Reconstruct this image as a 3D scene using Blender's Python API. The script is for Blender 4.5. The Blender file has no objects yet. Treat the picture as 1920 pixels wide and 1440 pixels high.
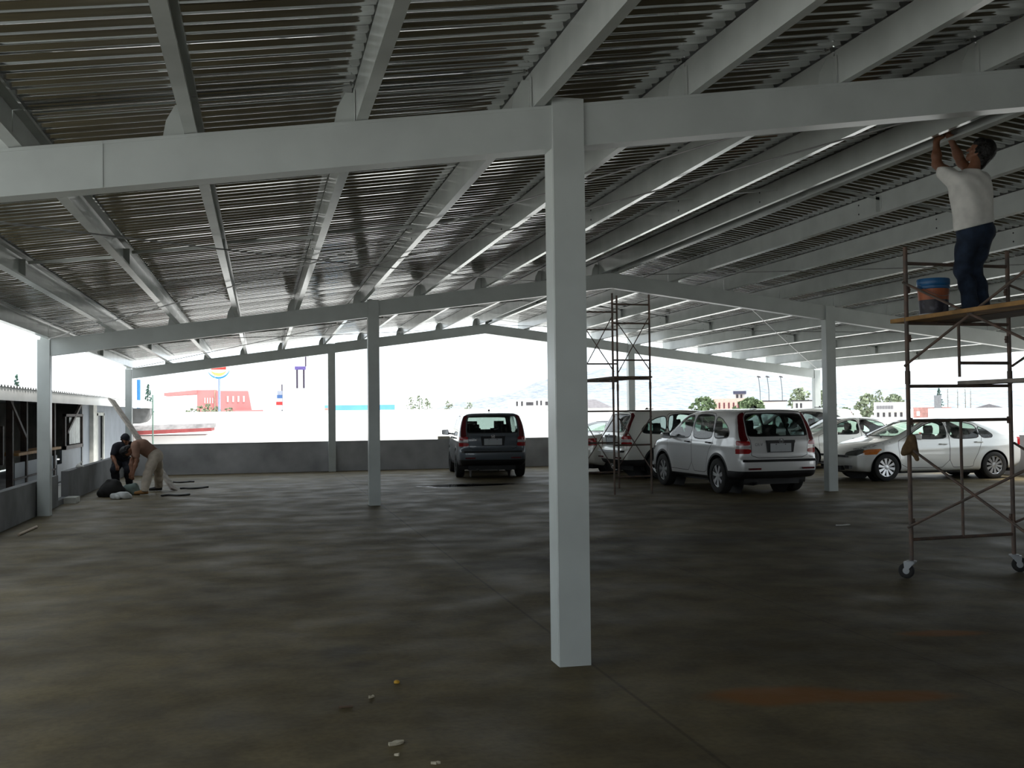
import bpy, math, random
import numpy as np
from mathutils import Vector, Matrix
random.seed(7); np.random.seed(7)
S = bpy.context.scene
COL = S.collection
PI = math.pi

# ------------------------------------------------------------------ camera, sky, sun, exposure
CAM_H, CAM_YAW, CAM_PITCH, CAM_ROLL = 1.6774, 0.2311, 0.0258, -0.0117
cd = bpy.data.cameras.new('camera'); cam = bpy.data.objects.new('camera', cd); COL.objects.link(cam)
cd.sensor_width = 36; cd.lens = 36 * 1999.96 / 1920; cd.clip_start = 0.05; cd.clip_end = 4000
_r0 = Vector((math.cos(CAM_YAW), -math.sin(CAM_YAW), 0))
_f0 = Vector((math.sin(CAM_YAW) * math.cos(CAM_PITCH), math.cos(CAM_YAW) * math.cos(CAM_PITCH), math.sin(CAM_PITCH)))
_u0 = _r0.cross(_f0)
_c, _s = math.cos(CAM_ROLL), math.sin(CAM_ROLL)
_rt = _r0 * _c + _u0 * _s; _up = _u0 * _c - _r0 * _s
cam.matrix_world = Matrix(((_rt.x, _up.x, -_f0.x, 0), (_rt.y, _up.y, -_f0.y, 0), (_rt.z, _up.z, -_f0.z, CAM_H), (0, 0, 0, 1)))
S.camera = cam
S.view_settings.view_transform = 'Standard'
S.view_settings.look = 'None'
S.view_settings.gamma = 1.0
S.view_settings.use_curve_mapping = False
S.view_settings.exposure = 0.0
w = bpy.data.worlds.new('overcast sky'); S.world = w; w.use_nodes = True
_bg = w.node_tree.nodes['Background']
_bg.inputs[0].default_value = (0.86, 0.945, 1.0, 1); _bg.inputs[1].default_value = 2.0
sd = bpy.data.lights.new('hazy sun', 'SUN'); sd.energy = 6.0; sd.angle = math.radians(12); sd.color = (1, .96, .9)
so = bpy.data.objects.new('hazy sun', sd); COL.objects.link(so)
so.rotation_euler = Vector((-0.42, 0.28, -0.86)).to_track_quat('-Z', 'Y').to_euler()

# ------------------------------------------------------------------ helpers
class MB:
    def __init__(s): s.v = []; s.f = []; s.m = []; s.mi = 0
    def add(s, vs, fs):
        o = len(s.v); s.v += [tuple(p) for p in vs]
        for f in fs: s.f.append([i + o for i in f]); s.m.append(s.mi)
        return s
    def box(s, a, b):
        x0, y0, z0 = a; x1, y1, z1 = b
        x0, x1 = min(x0, x1), max(x0, x1); y0, y1 = min(y0, y1), max(y0, y1); z0, z1 = min(z0, z1), max(z0, z1)
        return s.add([(x0,y0,z0),(x1,y0,z0),(x1,y1,z0),(x0,y1,z0),(x0,y0,z1),(x1,y0,z1),(x1,y1,z1),(x0,y1,z1)],
                     [(3,2,1,0),(4,5,6,7),(0,1,5,4),(1,2,6,5),(2,3,7,6),(3,0,4,7)])
    def hexa(s, p):      # 8 points: bottom loop 0-3, top loop 4-7
        return s.add(p, [(3,2,1,0),(4,5,6,7),(0,1,5,4),(1,2,6,5),(2,3,7,6),(3,0,4,7)])
    def tube(s, pts, r, n=8, r2=None, cap=True):
        pts = [Vector(p) for p in pts]; N = len(pts); rings = []
        up = None
        for i, p in enumerate(pts):
            t = (pts[min(i+1, N-1)] - pts[max(i-1, 0)]).normalized()
            if up is None:
                up = Vector((0, 0, 1)) if abs(t.z) < .9 else Vector((1, 0, 0))
            a = t.cross(up).normalized(); b = a.cross(t).normalized(); up = b
            rr = r if r2 is None else r + (r2 - r) * i / max(1, N - 1)
            rings.append([p + a * math.cos(2*PI*k/n) * rr + b * math.sin(2*PI*k/n) * rr for k in range(n)])
        vs = [q for g in rings for q in g]; fs = []
        for i in range(N - 1):
            for k in range(n):
                fs.append((i*n+k, i*n+(k+1) % n, (i+1)*n+(k+1) % n, (i+1)*n+k))
        if cap: fs += [tuple(range(n))[::-1], tuple((N-1)*n+k for k in range(n))]
        return s.add(vs, fs)
    def bar(s, a, b, w, h, up=(0, 0, 1)):   # rectangular bar between two points
        a, b = Vector(a), Vector(b); t = (b - a).normalized(); up = Vector(up)
        sd_ = t.cross(up).normalized(); u = sd_.cross(t).normalized()
        q = lambda p, i, j: p + sd_ * (i * w / 2) + u * (j * h / 2)
        return s.hexa([q(a,-1,-1), q(a,1,-1), q(b,1,-1), q(b,-1,-1), q(a,-1,1), q(a,1,1), q(b,1,1), q(b,-1,1)])
    def sweep(s, prof, frames, closed=True):     # profile 2D placed at frames (origin, ax, ay)
        n = len(prof); vs = []
        for o, ax, ay in frames:
            vs += [Vector(o) + Vector(ax) * p[0] + Vector(ay) * p[1] for p in prof]
        fs = []
        K = n if closed else n - 1
        for i in range(len(frames) - 1):
            for k in range(K):
                fs.append((i*n+k, i*n+(k+1) % n, (i+1)*n+(k+1) % n, (i+1)*n+k))
        if closed: fs += [tuple(range(n))[::-1], tuple((len(frames)-1)*n+k for k in range(n))]
        return s.add(vs, fs)
    def prism(s, poly, axis, a, b):      # polygon extruded along axis (0,1,2) from a to b
        def P(p, t):
            q = list(p); q.insert(axis, t); return q
        n = len(poly)
        vs = [P(p, a) for p in poly] + [P(p, b) for p in poly]
        return s.add(vs, [tuple(range(n))[::-1], tuple(range(n, 2*n))] + [(k, (k+1) % n, n+(k+1) % n, n+k) for k in range(n)])
    def lathe(s, prof, c=(0,0,0), axis=2, n=24, a0=0.0, a1=2*PI):   # prof: (radius, height)
        full = abs(a1 - a0 - 2*PI) < 1e-6; m = n if full else n + 1
        vs = []
        for k in range(m):
            a = a0 + (a1 - a0) * k / n
            for r, h in prof:
                q = [r * math.cos(a), r * math.sin(a)]; q.insert(axis, h)
                vs.append((q[0]+c[0], q[1]+c[1], q[2]+c[2]))
        L = len(prof); fs = []
        for k in range(n):
            k2 = (k + 1) % m
            for j in range(L - 1):
                fs.append((k*L+j, k2*L+j, k2*L+j+1, k*L+j+1))
        return s.add(vs, fs)
    def obj(s, name, mats, parent=None, smooth=False, fixn=True):
        me = bpy.data.meshes.new(name)
        me.from_pydata([tuple(p) for p in s.v], [], s.f)
        if not isinstance(mats, (list, tuple)): mats = [mats]
        for m in mats: me.materials.append(m)
        me.polygons.foreach_set('material_index', s.m)
        if fixn:
            import bmesh
            bm = bmesh.new(); bm.from_mesh(me); bmesh.ops.recalc_face_normals(bm, faces=bm.faces); bm.to_mesh(me); bm.free()
        if smooth:
            me.polygons.foreach_set('use_smooth', [True] * len(me.polygons))
            me.set_sharp_from_angle(angle=math.radians(40))
        o = bpy.data.objects.new(name, me); COL.objects.link(o)
        if parent: o.parent = parent
        return o

def tag(o, label, cat, group=None, kind=None):
    o['label'] = label; o['category'] = cat
    if group: o['group'] = group
    if kind: o['kind'] = kind
    return o
def struct(o, label=None):
    o['kind'] = 'structure'
    if label: o['label'] = label
    return o
def thing(name, label, cat, loc=(0,0,0), rz=0.0, group=None, kind=None):
    o = bpy.data.objects.new(name, None); COL.objects.link(o); o.empty_display_size = .1
    o.location = loc; o.rotation_euler = (0, 0, rz)
    return tag(o, label, cat, group, kind)
def copy_tree(o, parent=None):
    c = o.copy(); COL.objects.link(c)
    if parent is not None: c.parent = parent
    for ch in list(o.children): copy_tree(ch, c)
    return c

# ------------------------------------------------------------------ materials
def nodes(name):
    m = bpy.data.materials.new(name); m.use_nodes = True
    return m, m.node_tree, m.node_tree.nodes['Principled BSDF']
def mat(name, c, rough=.6, metal=0.0, var=.12, scale=6.0, spec=.5, coat=0.0, bump=0.0, c2=None, lo=.35, hi=.65, space='Object'):
    m, t, b = nodes(name)
    c = tuple(c) + (1,) if len(c) == 3 else c
    b.inputs['Roughness'].default_value = rough; b.inputs['Metallic'].default_value = metal
    b.inputs['Specular IOR Level'].default_value = spec; b.inputs['Coat Weight'].default_value = coat
    if coat: b.inputs['Coat Roughness'].default_value = .05
    tc = t.nodes.new('ShaderNodeTexCoord'); nz = t.nodes.new('ShaderNodeTexNoise')
    nz.inputs['Scale'].default_value = scale; nz.inputs['Detail'].default_value = 6
    rp = t.nodes.new('ShaderNodeValToRGB')
    k0 = max(0, 1 - var); k1 = 1 + var
    rp.color_ramp.elements[0].position = lo; rp.color_ramp.elements[1].position = hi
    rp.color_ramp.elements[0].color = tuple(min(1, x * k0) for x in c[:3]) + (1,)
    rp.color_ramp.elements[1].color = (tuple(c2) + (1,)) if c2 else tuple(min(1, x * k1) for x in c[:3]) + (1,)
    t.links.new(tc.outputs[space], nz.inputs['Vector']); t.links.new(nz.outputs['Fac'], rp.inputs['Fac'])
    t.links.new(rp.outputs['Color'], b.inputs['Base Color'])
    if bump:
        bp = t.nodes.new('ShaderNodeBump'); bp.inputs['Strength'].default_value = bump; bp.inputs['Distance'].default_value = .02
        t.links.new(nz.outputs['Fac'], bp.inputs['Height']); t.links.new(bp.outputs['Normal'], b.inputs['Normal'])
    return m

M = {}
M['steel_paint'] = mat('pale grey primer paint', (.54, .575, .56), .3, 0, .05, 3.0)
M['purlin_paint'] = mat('pale grey purlin primer', (.54, .57, .55), .17, 0, .07, 2.5)
M['rod'] = mat('bare steel rod', (.32, .32, .32), .45, .4, .15)
M['wall'] = mat('grey cement render', (.40, .40, .41), .85, 0, .28, 1.2, bump=.2, lo=.3, hi=.7)
M['ground'] = mat('pale outdoor concrete', (.68, .67, .64), .9, 0, .1, .3)
M['black'] = mat('black plastic', (.012, .012, .014), .5, 0, .2)
M['rubber'] = mat('black rubber', (.016, .016, .016), .75, 0, .2, 20)
M['lining'] = mat('dark cabin lining', (.025, .025, .028), .8, 0, .2)
M['chrome'] = mat('chrome', (.75, .76, .78), .15, 1.0, .05)
M['alloy'] = mat('alloy wheel', (.62, .63, .65), .3, .85, .06)
M['redlens'] = mat('red lamp lens', (.36, .004, .006), .2, 0, .1, 30, coat=.25)
M['darkredlens'] = mat('dark red lamp strip', (.10, .004, .008), .2, 0, .1, 30, coat=.25)
M['clearlens'] = mat('clear lamp lens', (.5, .47, .47), .15, .1, .05, 30, coat=.3)
M['amber'] = mat('amber lamp lens', (.65, .18, .02), .15, 0, .1, 30, coat=.6)
M['headlens'] = mat('headlamp lens', (.10, .11, .11), .08, .3, .3, 12, coat=.8)
M['plate'] = mat('bare plate metal', (.42, .44, .46), .35, .3, .05)
M['rust'] = mat('rusty brown scaffold paint', (.16, .135, .12), .6, .2, .3, 9, c2=(.20, .13, .10))
M['plank'] = mat('yellow brown wooden plank', (.40, .22, .075), .7, 0, .3, 5)
M['wood'] = mat('brown wood', (.13, .085, .055), .75, 0, .35, 6)
M['palewood'] = mat('weathered pale board', (.36, .32, .28), .8, 0, .2, 7)
M['skin'] = mat('tanned skin', (.23, .10, .055), .55, 0, .12, 14)
M['hair'] = mat('black hair', (.009, .008, .008), .6, 0, .3, 60, bump=.6)
M['shirt'] = mat('white cotton shirt', (.76, .75, .71), .9, 0, .08, 9)
M['jeans'] = mat('dark blue denim', (.014, .026, .052), .9, 0, .35, 12)
M['boot'] = mat('black leather', (.015, .014, .014), .55, 0, .2)
M['tan'] = mat('tan pink shirt', (.30, .17, .12), .9, 0, .15, 7)
M['cream'] = mat('dusty cream trousers', (.50, .43, .35), .9, 0, .15, 7)
M['darkcloth'] = mat('near black cloth', (.012, .013, .02), .9, 0, .3, 8)
M['orangeboot'] = mat('tan work boot', (.32, .16, .05), .7, 0, .2)

def two_tone(name, fn): return fn(name)
# roof sheet: galvanised steel
m, t, b = nodes('galvanised roof sheet')
b.inputs['Metallic'].default_value = .92; b.inputs['Roughness'].default_value = .3
tc = t.nodes.new('ShaderNodeTexCoord'); mp = t.nodes.new('ShaderNodeMapping'); mp.inputs['Scale'].default_value = (.6, 7.0, .6)
nz = t.nodes.new('ShaderNodeTexNoise'); nz.inputs['Scale'].default_value = 1.0; nz.inputs['Detail'].default_value = 4
rp = t.nodes.new('ShaderNodeValToRGB'); rp.color_ramp.elements[0].color = (.42, .42, .42, 1); rp.color_ramp.elements[1].color = (.78, .79, .79, 1)
rp.color_ramp.elements[0].position = .3; rp.color_ramp.elements[1].position = .7
r2 = t.nodes.new('ShaderNodeMapRange'); r2.inputs[1].default_value = .3; r2.inputs[2].default_value = .7; r2.inputs[3].default_value = .14; r2.inputs[4].default_value = .06
t.links.new(tc.outputs['Object'], mp.inputs[0]); t.links.new(mp.outputs[0], nz.inputs['Vector']); t.links.new(nz.outputs['Fac'], rp.inputs['Fac'])
t.links.new(rp.outputs['Color'], b.inputs['Base Color']); t.links.new(nz.outputs['Fac'], r2.inputs[0]); t.links.new(r2.outputs[0], b.inputs['Roughness'])
M['sheet'] = m

# floor: worn stained concrete, with joints, rust stain and dark patches
m, t, b = nodes('stained concrete floor')
N = t.nodes.new; L = t.links.new
tc = N('ShaderNodeTexCoord'); geo = tc.outputs['Object']
def noise(scale, det=6, dist=0.0, mapping=None):
    n = N('ShaderNodeTexNoise'); n.inputs['Scale'].default_value = scale; n.inputs['Detail'].default_value = det; n.inputs['Distortion'].default_value = dist
    if mapping:
        q = N('ShaderNodeMapping'); q.inputs['Scale'].default_value = mapping; L(geo, q.inputs[0]); L(q.outputs[0], n.inputs['Vector'])
    else: L(geo, n.inputs['Vector'])
    return n.outputs['Fac']
def ramp(fac, p0, c0, p1, c1):
    r = N('ShaderNodeValToRGB'); r.color_ramp.elements[0].position = p0; r.color_ramp.elements[1].position = p1
    r.color_ramp.elements[0].color = c0 + (1,); r.color_ramp.elements[1].color = c1 + (1,); L(fac, r.inputs[0]); return r.outputs[0]
def mix(kind, fac, a, b_):
    x = N('ShaderNodeMix'); x.data_type = 'RGBA'; x.blend_type = kind
    if isinstance(fac, float): x.inputs[0].default_value = fac
    else: L(fac, x.inputs[0])
    for i, q in ((6, a), (7, b_)):
        if isinstance(q, tuple): x.inputs[i].default_value = q + (1,)
        else: L(q, x.inputs[i])
    return x.outputs[2]
def blob(cx, cy, rx, ry, rz=0.0, soft=.5, amp=.5, nsc=2.0):     # soft edged spot with a ragged border
    q = N('ShaderNodeMapping'); q.vector_type = 'TEXTURE'
    q.inputs['Location'].default_value = (cx, cy, 0); q.inputs['Rotation'].default_value = (0, 0, rz); q.inputs['Scale'].default_value = (rx, ry, 1)
    L(geo, q.inputs[0]); v = N('ShaderNodeVectorMath'); v.operation = 'LENGTH'; L(q.outputs[0], v.inputs[0])
    a = N('ShaderNodeMath'); a.operation = 'MULTIPLY_ADD'; L(noise(nsc, 5), a.inputs[0]); a.inputs[1].default_value = amp * 2; L(v.outputs['Value'], a.inputs[2])
    mr = N('ShaderNodeMapRange'); mr.interpolation_type = 'SMOOTHSTEP'
    mr.inputs[1].default_value = 1 + amp - soft; mr.inputs[2].default_value = 1 + amp + soft * .4; mr.inputs[3].default_value = 1; mr.inputs[4].default_value = 0
    L(a.outputs[0], mr.inputs[0]); return mr.outputs[0]
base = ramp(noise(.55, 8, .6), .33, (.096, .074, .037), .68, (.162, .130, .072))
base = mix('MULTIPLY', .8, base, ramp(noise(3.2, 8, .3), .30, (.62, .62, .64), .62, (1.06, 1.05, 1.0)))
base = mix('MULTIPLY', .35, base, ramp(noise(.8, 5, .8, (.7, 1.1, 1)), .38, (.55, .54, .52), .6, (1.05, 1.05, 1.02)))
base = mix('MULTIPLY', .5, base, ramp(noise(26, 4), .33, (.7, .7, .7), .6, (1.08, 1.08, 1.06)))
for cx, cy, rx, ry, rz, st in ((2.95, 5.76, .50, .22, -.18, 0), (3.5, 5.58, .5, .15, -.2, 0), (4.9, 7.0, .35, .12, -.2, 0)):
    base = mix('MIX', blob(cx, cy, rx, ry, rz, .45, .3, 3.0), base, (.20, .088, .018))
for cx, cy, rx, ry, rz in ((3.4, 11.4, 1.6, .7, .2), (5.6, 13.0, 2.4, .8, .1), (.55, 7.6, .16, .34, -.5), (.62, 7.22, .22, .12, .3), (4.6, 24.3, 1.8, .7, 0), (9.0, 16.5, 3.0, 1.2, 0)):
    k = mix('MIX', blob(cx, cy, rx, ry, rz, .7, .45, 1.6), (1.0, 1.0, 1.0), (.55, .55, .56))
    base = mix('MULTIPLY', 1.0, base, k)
# sawn joints
sx = N('ShaderNodeSeparateXYZ'); wob = N('ShaderNodeVectorMath'); wob.operation = 'ADD'
L(geo, sx.inputs[0])
def joint(out, pos, width):
    a = N('ShaderNodeMath'); a.operation = 'SUBTRACT'; L(out, a.inputs[0]); a.inputs[1].default_value = pos
    b2 = N('ShaderNodeMath'); b2.operation = 'ABSOLUTE'; L(a.outputs[0], b2.inputs[0])
    mr = N('ShaderNodeMapRange'); mr.inputs[1].default_value = width * .4; mr.inputs[2].default_value = width; mr.inputs[3].default_value = .6; mr.inputs[4].default_value = 1.0
    L(b2.outputs[0], mr.inputs[0]); return mr.outputs[0]
for out, pos, wd in ((sx.outputs[0], 2.12, .016), (sx.outputs[0], 6.6, .016), (sx.outputs[1], 19.5, .02), (sx.outputs[1], 13.2, .014), (sx.outputs[0], 4.3, .010)):
    base = mix('MULTIPLY', 1.0, base, joint(out, pos, wd))
L(base, b.inputs['Base Color'])
rr = N('ShaderNodeMapRange'); rr.inputs[1].default_value = .3; rr.inputs[2].default_value = .7; rr.inputs[3].default_value = .5; rr.inputs[4].default_value = .75
L(noise(1.4, 6), rr.inputs[0]); L(rr.outputs[0], b.inputs['Roughness'])
b.inputs['Specular IOR Level'].default_value = .22
bp = N('ShaderNodeBump'); bp.inputs['Strength'].default_value = .25; bp.inputs['Distance'].default_value = .01; L(noise(14, 5), bp.inputs['Height']); L(bp.outputs[0], b.inputs['Normal'])
M['floor'] = m

# car paint takes its colour from the object
m, t, b = nodes('car paint'); oi = t.nodes.new('ShaderNodeObjectInfo')
nz = t.nodes.new('ShaderNodeTexNoise'); nz.inputs['Scale'].default_value = 300; mm = t.nodes.new('ShaderNodeMix'); mm.data_type = 'RGBA'; mm.blend_type = 'MULTIPLY'; mm.inputs[0].default_value = .08
t.links.new(oi.outputs['Color'], mm.inputs[6]); t.links.new(nz.outputs['Color'], mm.inputs[7]); t.links.new(mm.outputs[2], b.inputs['Base Color'])
b.inputs['Metallic'].default_value = .25; b.inputs['Roughness'].default_value = .32; b.inputs['Coat Weight'].default_value = 1; b.inputs['Coat Roughness'].default_value = .04
M['paint'] = m
def glass(name, tint, base_fac=.06):
    m = bpy.data.materials.new(name); m.use_nodes = True; t = m.node_tree; t.nodes.clear()
    o = t.nodes.new('ShaderNodeOutputMaterial'); tr = t.nodes.new('ShaderNodeBsdfTransparent'); gl = t.nodes.new('ShaderNodeBsdfGlossy')
    tr.inputs[0].default_value = tint + (1,); gl.inputs['Roughness'].default_value = .02
    mx = t.nodes.new('ShaderNodeMixShader'); ge = t.nodes.new('ShaderNodeNewGeometry'); dt = t.nodes.new('ShaderNodeVectorMath'); dt.operation = 'DOT_PRODUCT'
    t.links.new(ge.outputs['Incoming'], dt.inputs[0]); t.links.new(ge.outputs['Normal'], dt.inputs[1])
    def mth(op, a, b_=None, c_=None):       # Schlick reflectance, the same from both sides of the pane
        n = t.nodes.new('ShaderNodeMath'); n.operation = op
        for k, q in enumerate((a, b_, c_)):
            if q is None: continue
            if isinstance(q, (int, float)): n.inputs[k].default_value = q
            else: t.links.new(q, n.inputs[k])
        return n.outputs[0]
    f5 = mth('POWER', mth('SUBTRACT', 1.0, mth('ABSOLUTE', dt.outputs['Value'])), 5.0)
    nz = t.nodes.new('ShaderNodeTexNoise'); nz.inputs['Scale'].default_value = 5
    ad = t.nodes.new('ShaderNodeMath'); ad.operation = 'MULTIPLY_ADD'; ad.inputs[1].default_value = .02; t.links.new(nz.outputs['Fac'], ad.inputs[0]); t.links.new(mth('MULTIPLY_ADD', f5, .93, .045), ad.inputs[2])
    t.links.new(ad.outputs[0], mx.inputs[0]); t.links.new(tr.outputs[0], mx.inputs[1]); t.links.new(gl.outputs[0], mx.inputs[2]); t.links.new(mx.outputs[0], o.inputs[0])
    return m
M['glass'] = glass('green tinted window glass', (.62, .74, .68))
M['darkglass'] = glass('dark privacy glass', (.38, .44, .44))

# ------------------------------------------------------------------ frame geometry
XL, X1, XR, X2, X3 = -3.60, 2.0, 6.58, 11.2, 17.55
YF = [6.88, 19.55, 31.45]
ZL, ZR, Z3, BD = 2.706, 4.036, 2.635, .288
SL = (ZR - ZL) / (XR - XL); SR = (ZR - Z3) / (X3 - XR)
def zu(x): return ZR - SL * (XR - x) if x < XR else ZR - SR * (x - XR)     # underside of the rafters
PD = .255                                                                  # purlin depth
def zs(x): return zu(x) + BD + PD                                          # underside of the roof sheet
AL, AR = math.atan(SL), -math.atan(SR)

# ------------------------------------------------------------------ structure: floor, ground, walls, roof
g = MB().box((-500, -60, -.35), (1200, 1500, -.12)).obj('ground', M['ground']); struct(g, 'pale ground outside the shed')
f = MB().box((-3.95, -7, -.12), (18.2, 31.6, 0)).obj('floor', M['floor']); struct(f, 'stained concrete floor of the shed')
bw = MB(); bw.box((-3.9, 31.6, -.12), (18.2, 31.76, .87)); bw.box((-3.9, 31.585, .855), (18.2, 31.775, .872))
struct(bw.obj('wall_back', M['wall']), 'low grey rendered parapet along the back of the shed')
lw = MB(); lw.box((-3.86, -7, -.12), (-3.72, 21.5, .58)); lw.box((-3.86, 22.6, -.12), (-3.72, 31.6, .60)); lw.box((-3.86, 21.5, -.12), (-3.72, 22.6, .10))
struct(lw.obj('wall_left', mat('dark grey cement render', (.17, .17, .172), .85, 0, .28, 1.2, bump=.2)), 'low grey wall along the left side of the shed')
rw = MB(); rw.box((17.75, 17.0, -.12), (17.92, 23.2, .97))
rw.box((17.75, -7.0, -.12), (17.92, 12.0, 2.9))  # tall near part is added out of view to keep light off this side
struct(rw.obj('wall_right', M['wall']), 'low grey wall at the right edge, plus an added unseen near part for shade')

fw = MB(); fw.box((-1.0, -7.2, -.12), (18, -7.0, 4.6)); struct(fw.obj('wall_front_added', M['wall']), 'unseen grey wall added behind the camera to darken the near right')  # added out of view, blocks light from behind so the near right stays dark
def sheet(name, x0, x1, label):
    a = MB(); pitch = .145; y = -5.2; prof = []
    rnd = random.Random(3)
    while y < 32.3:
        A = .0125 + rnd.uniform(-.0018, .0018); sh = rnd.uniform(-.0015, .0015); tl = rnd.uniform(-.05, .05)
        for k in range(20):
            s_ = math.tanh(3.6 * math.sin(2*PI*k/20)) / math.tanh(3.6)
            prof.append((y + pitch*k/20, .016 + A*s_ + sh + tl*pitch*(k/20 - .5)*(1 if 0 < k < 19 else 0)))
        y += pitch
    sl = (zs(x1) - zs(x0)) / (x1 - x0)
    K = 8
    fr = [((x0 + (x1 - x0) * i / K, 0, zs(x0) + .004 + (zs(x1) - zs(x0)) * i / K), (0, 1, 0), (0, 0, 1)) for i in range(K + 1)]
    a.sweep(prof, fr, closed=False)
    o = a.obj(name, M['sheet'], fixn=False); o.data.polygons.foreach_set('use_smooth', [True]*len(o.data.polygons)); struct(o, label); return o
sheet('ceiling_left', -3.85, XR, 'corrugated galvanised roof sheets of the left slope')
sheet('ceiling_right', XR, 17.85, 'corrugated galvanised roof sheets of the right slope')

# ------------------------------------------------------------------ columns
def column(x, y, top, label, w=.2):
    a = MB(); h = w / 2
    a.box((x-h, y-h, 0), (x+h, y+h, top))
    a.box((x-h-.003, y-h+.012, .002), (x-h+.001, y+h-.012, top-.01)); a.box((x+h-.001, y-h+.012, .002), (x+h+.003, y+h-.012, top-.01))
    o = a.obj('column', M['steel_paint']); o.location = (0, 0, 0)
    tag(o, label, 'column', 'steel columns of the shed', 'thing'); return o
column(X1, YF[0], zu(X1) + BD + .035, 'large pale grey steel column in the middle foreground', .215)
column(XL, YF[1], zu(XL) + BD, 'pale steel column rising in front of the hut at the left wall')
column(X1, YF[1], zu(X1) + BD + .02, 'grey steel column of the middle frame left of the big foreground column')
column(X2, YF[1], zu(X2) + BD + .005, 'grey steel column between the silver suv and the nearest white sedan')
column(XL, YF[2], zu(XL) + BD - .01, 'thin corner column at the left end of the back parapet', .17)
column(X1, YF[2], zu(X1) + BD - .01, 'slim grey column standing against the back parapet on the left')
column(X2, YF[2], zu(X2) + BD - .01, 'grey column of the back frame seen through the rear scaffold')
column(X3, YF[2], zu(X3) + BD - .01, 'back corner column at the right eave behind the parked cars')

# ------------------------------------------------------------------ rafters with cleats
PXL = [-3.54, -2.50, -1.45, -.45, .60, 1.77, 2.88, 4.03, 5.20, 6.33]
PXR = [6.72, 7.76, 8.93, 10.13, 11.33, 12.52, 13.72, 14.9, 16.1, 17.35]
def rafter(y, xa, xb, label, seam=None, w=.15):
    root = thing('roof_beam', label, 'beam', (0, 0, 0), 0, 'main roof beams of the shed', 'thing')
    a = MB(); h = w / 2
    ch = {YF[0]: .1075, YF[1]: .1, YF[2]: .1}[y] + .004
    cuts = [(c - ch, c + ch) for c in (XL, X1, X2, X3) if xa < c + ch and c - ch < xb and (y != YF[0] or c == X1)]
    segs = []; p = xa
    for c0, c1 in cuts:
        if c0 > p: segs.append((p, c0))
        p = c1
    if p < xb: segs.append((p, xb))
    segs = [z for s_ in segs for z in ([(s_[0], XR), (XR, s_[1])] if s_[0] < XR < s_[1] else [s_])]
    for u, v in segs:
        a.hexa([(u, y-h, zu(u)), (v, y-h, zu(v)), (v, y+h, zu(v)), (u, y+h, zu(u)), (u, y-h, zu(u)+BD), (v, y-h, zu(v)+BD), (v, y+h, zu(v)+BD), (u, y+h, zu(u)+BD)])
        # welded lips of the two channels
        for s in (-1, 1):
            ys = y + s * (h + .002)
            a.hexa([(u, ys-.003, zu(u)+BD-.022), (v, ys-.003, zu(v)+BD-.022), (v, ys+.003, zu(v)+BD-.022), (u, ys+.003, zu(u)+BD-.022), (u, ys-.003, zu(u)+BD-.004), (v, ys-.003, zu(v)+BD-.004), (v, ys+.003, zu(v)+BD-.004), (u, ys+.003, zu(u)+BD-.004)])
    a.obj('beam', M['steel_paint'], root)
    if seam is not None:
        z = zu(seam); MB().box((seam-.008, y-h-.006, z+.004), (seam+.008, y-h, z+BD-.004)).obj('weld_seam', M['steel_paint'], root)
    for x in PXL + PXR:
        if x < xa or x > xb: continue
        z = zu(x) + BD; c = MB()
        s = 1 if x > XR + .3 else -1          # the cleats stand on the downhill side of each purlin
        o = .08 if s > 0 else 0
        c.prism([(x+o+s*.135, z-.01), (x+o+s*.005, z-.01), (x+o+s*.005, z+.2), (x+o+s*.06, z+.2), (x+o+s*.115, z+.1)], 1, y-.004, y+.004)
        c.box((x+o+s*.012, y-.05, z-.01), (x+o+s*.004, y+.05, z+.21))
        c.obj('purlin_cleat', M['purlin_paint'], root)
    return root
rafter(YF[0], -7, 9, 'big grey roof beam crossing above the foreground column', seam=-.93, w=.17)
rafter(YF[1], XL - .05, 19, 'grey gabled roof beam of the middle frame behind the foreground column')
rafter(YF[2], XL - .05, X3 + .08, 'grey gabled roof beam of the far frame over the back parapet')

# ------------------------------------------------------------------ purlins
ORD = ['first', 'second', 'third', 'fourth', 'fifth', 'sixth', 'seventh', 'eighth', 'ninth', 'tenth']
def purlin(x, ya, yb, slope, label, clip, flip=False):
    a = MB(); D, F, Lp, T = PD - .004, .075, .022, .004
    prof = [(0, 0), (F, 0), (F, Lp), (F-T, Lp), (F-T, T), (T, T), (T, D-T), (F-T, D-T), (F-T, D-Lp), (F, D-Lp), (F, D), (0, D)]
    z = zu(x) + BD + .002
    if flip: prof = [(-p_[0], p_[1]) for p_ in prof][::-1]
    ax = (1, 0, slope); az = (0, 0, 1)
    a.sweep(prof, [((x, ya, z), ax, az), ((x, yb, z), ax, az)])
    o = a.obj('purlin', M['purlin_paint']); tag(o, label, 'roof purlin', 'steel purlins under the roof sheets', 'thing')
    for yc in clip:
        c = MB(); e = -1 if slope < 0 else 1; xo = x if e < 0 else x + .005; c.box((xo+e*.001, yc-.004, z+.015), (xo+e*.062, yc+.004, z+D-.03)); c.box((xo+e*.001, yc-.03, z+.05), (xo+e*.007, yc+.03, z+D-.03))
        c.obj('bridging_clip', M['purlin_paint'], o)
        for bz in (.07, .19):
            MB().lathe([(0, -.006), (.011, -.006), (.011, 0)], (x - .0, yc + .5, z + bz), 0, 8).obj('bolt', M['black'], o)
BAY = [(-5.2, YF[0] - .01, 'near bay overhead'), (YF[0] + .01, YF[1] - .01, 'middle bay'), (YF[1] + .01, 32.1, 'far bay')]
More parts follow.
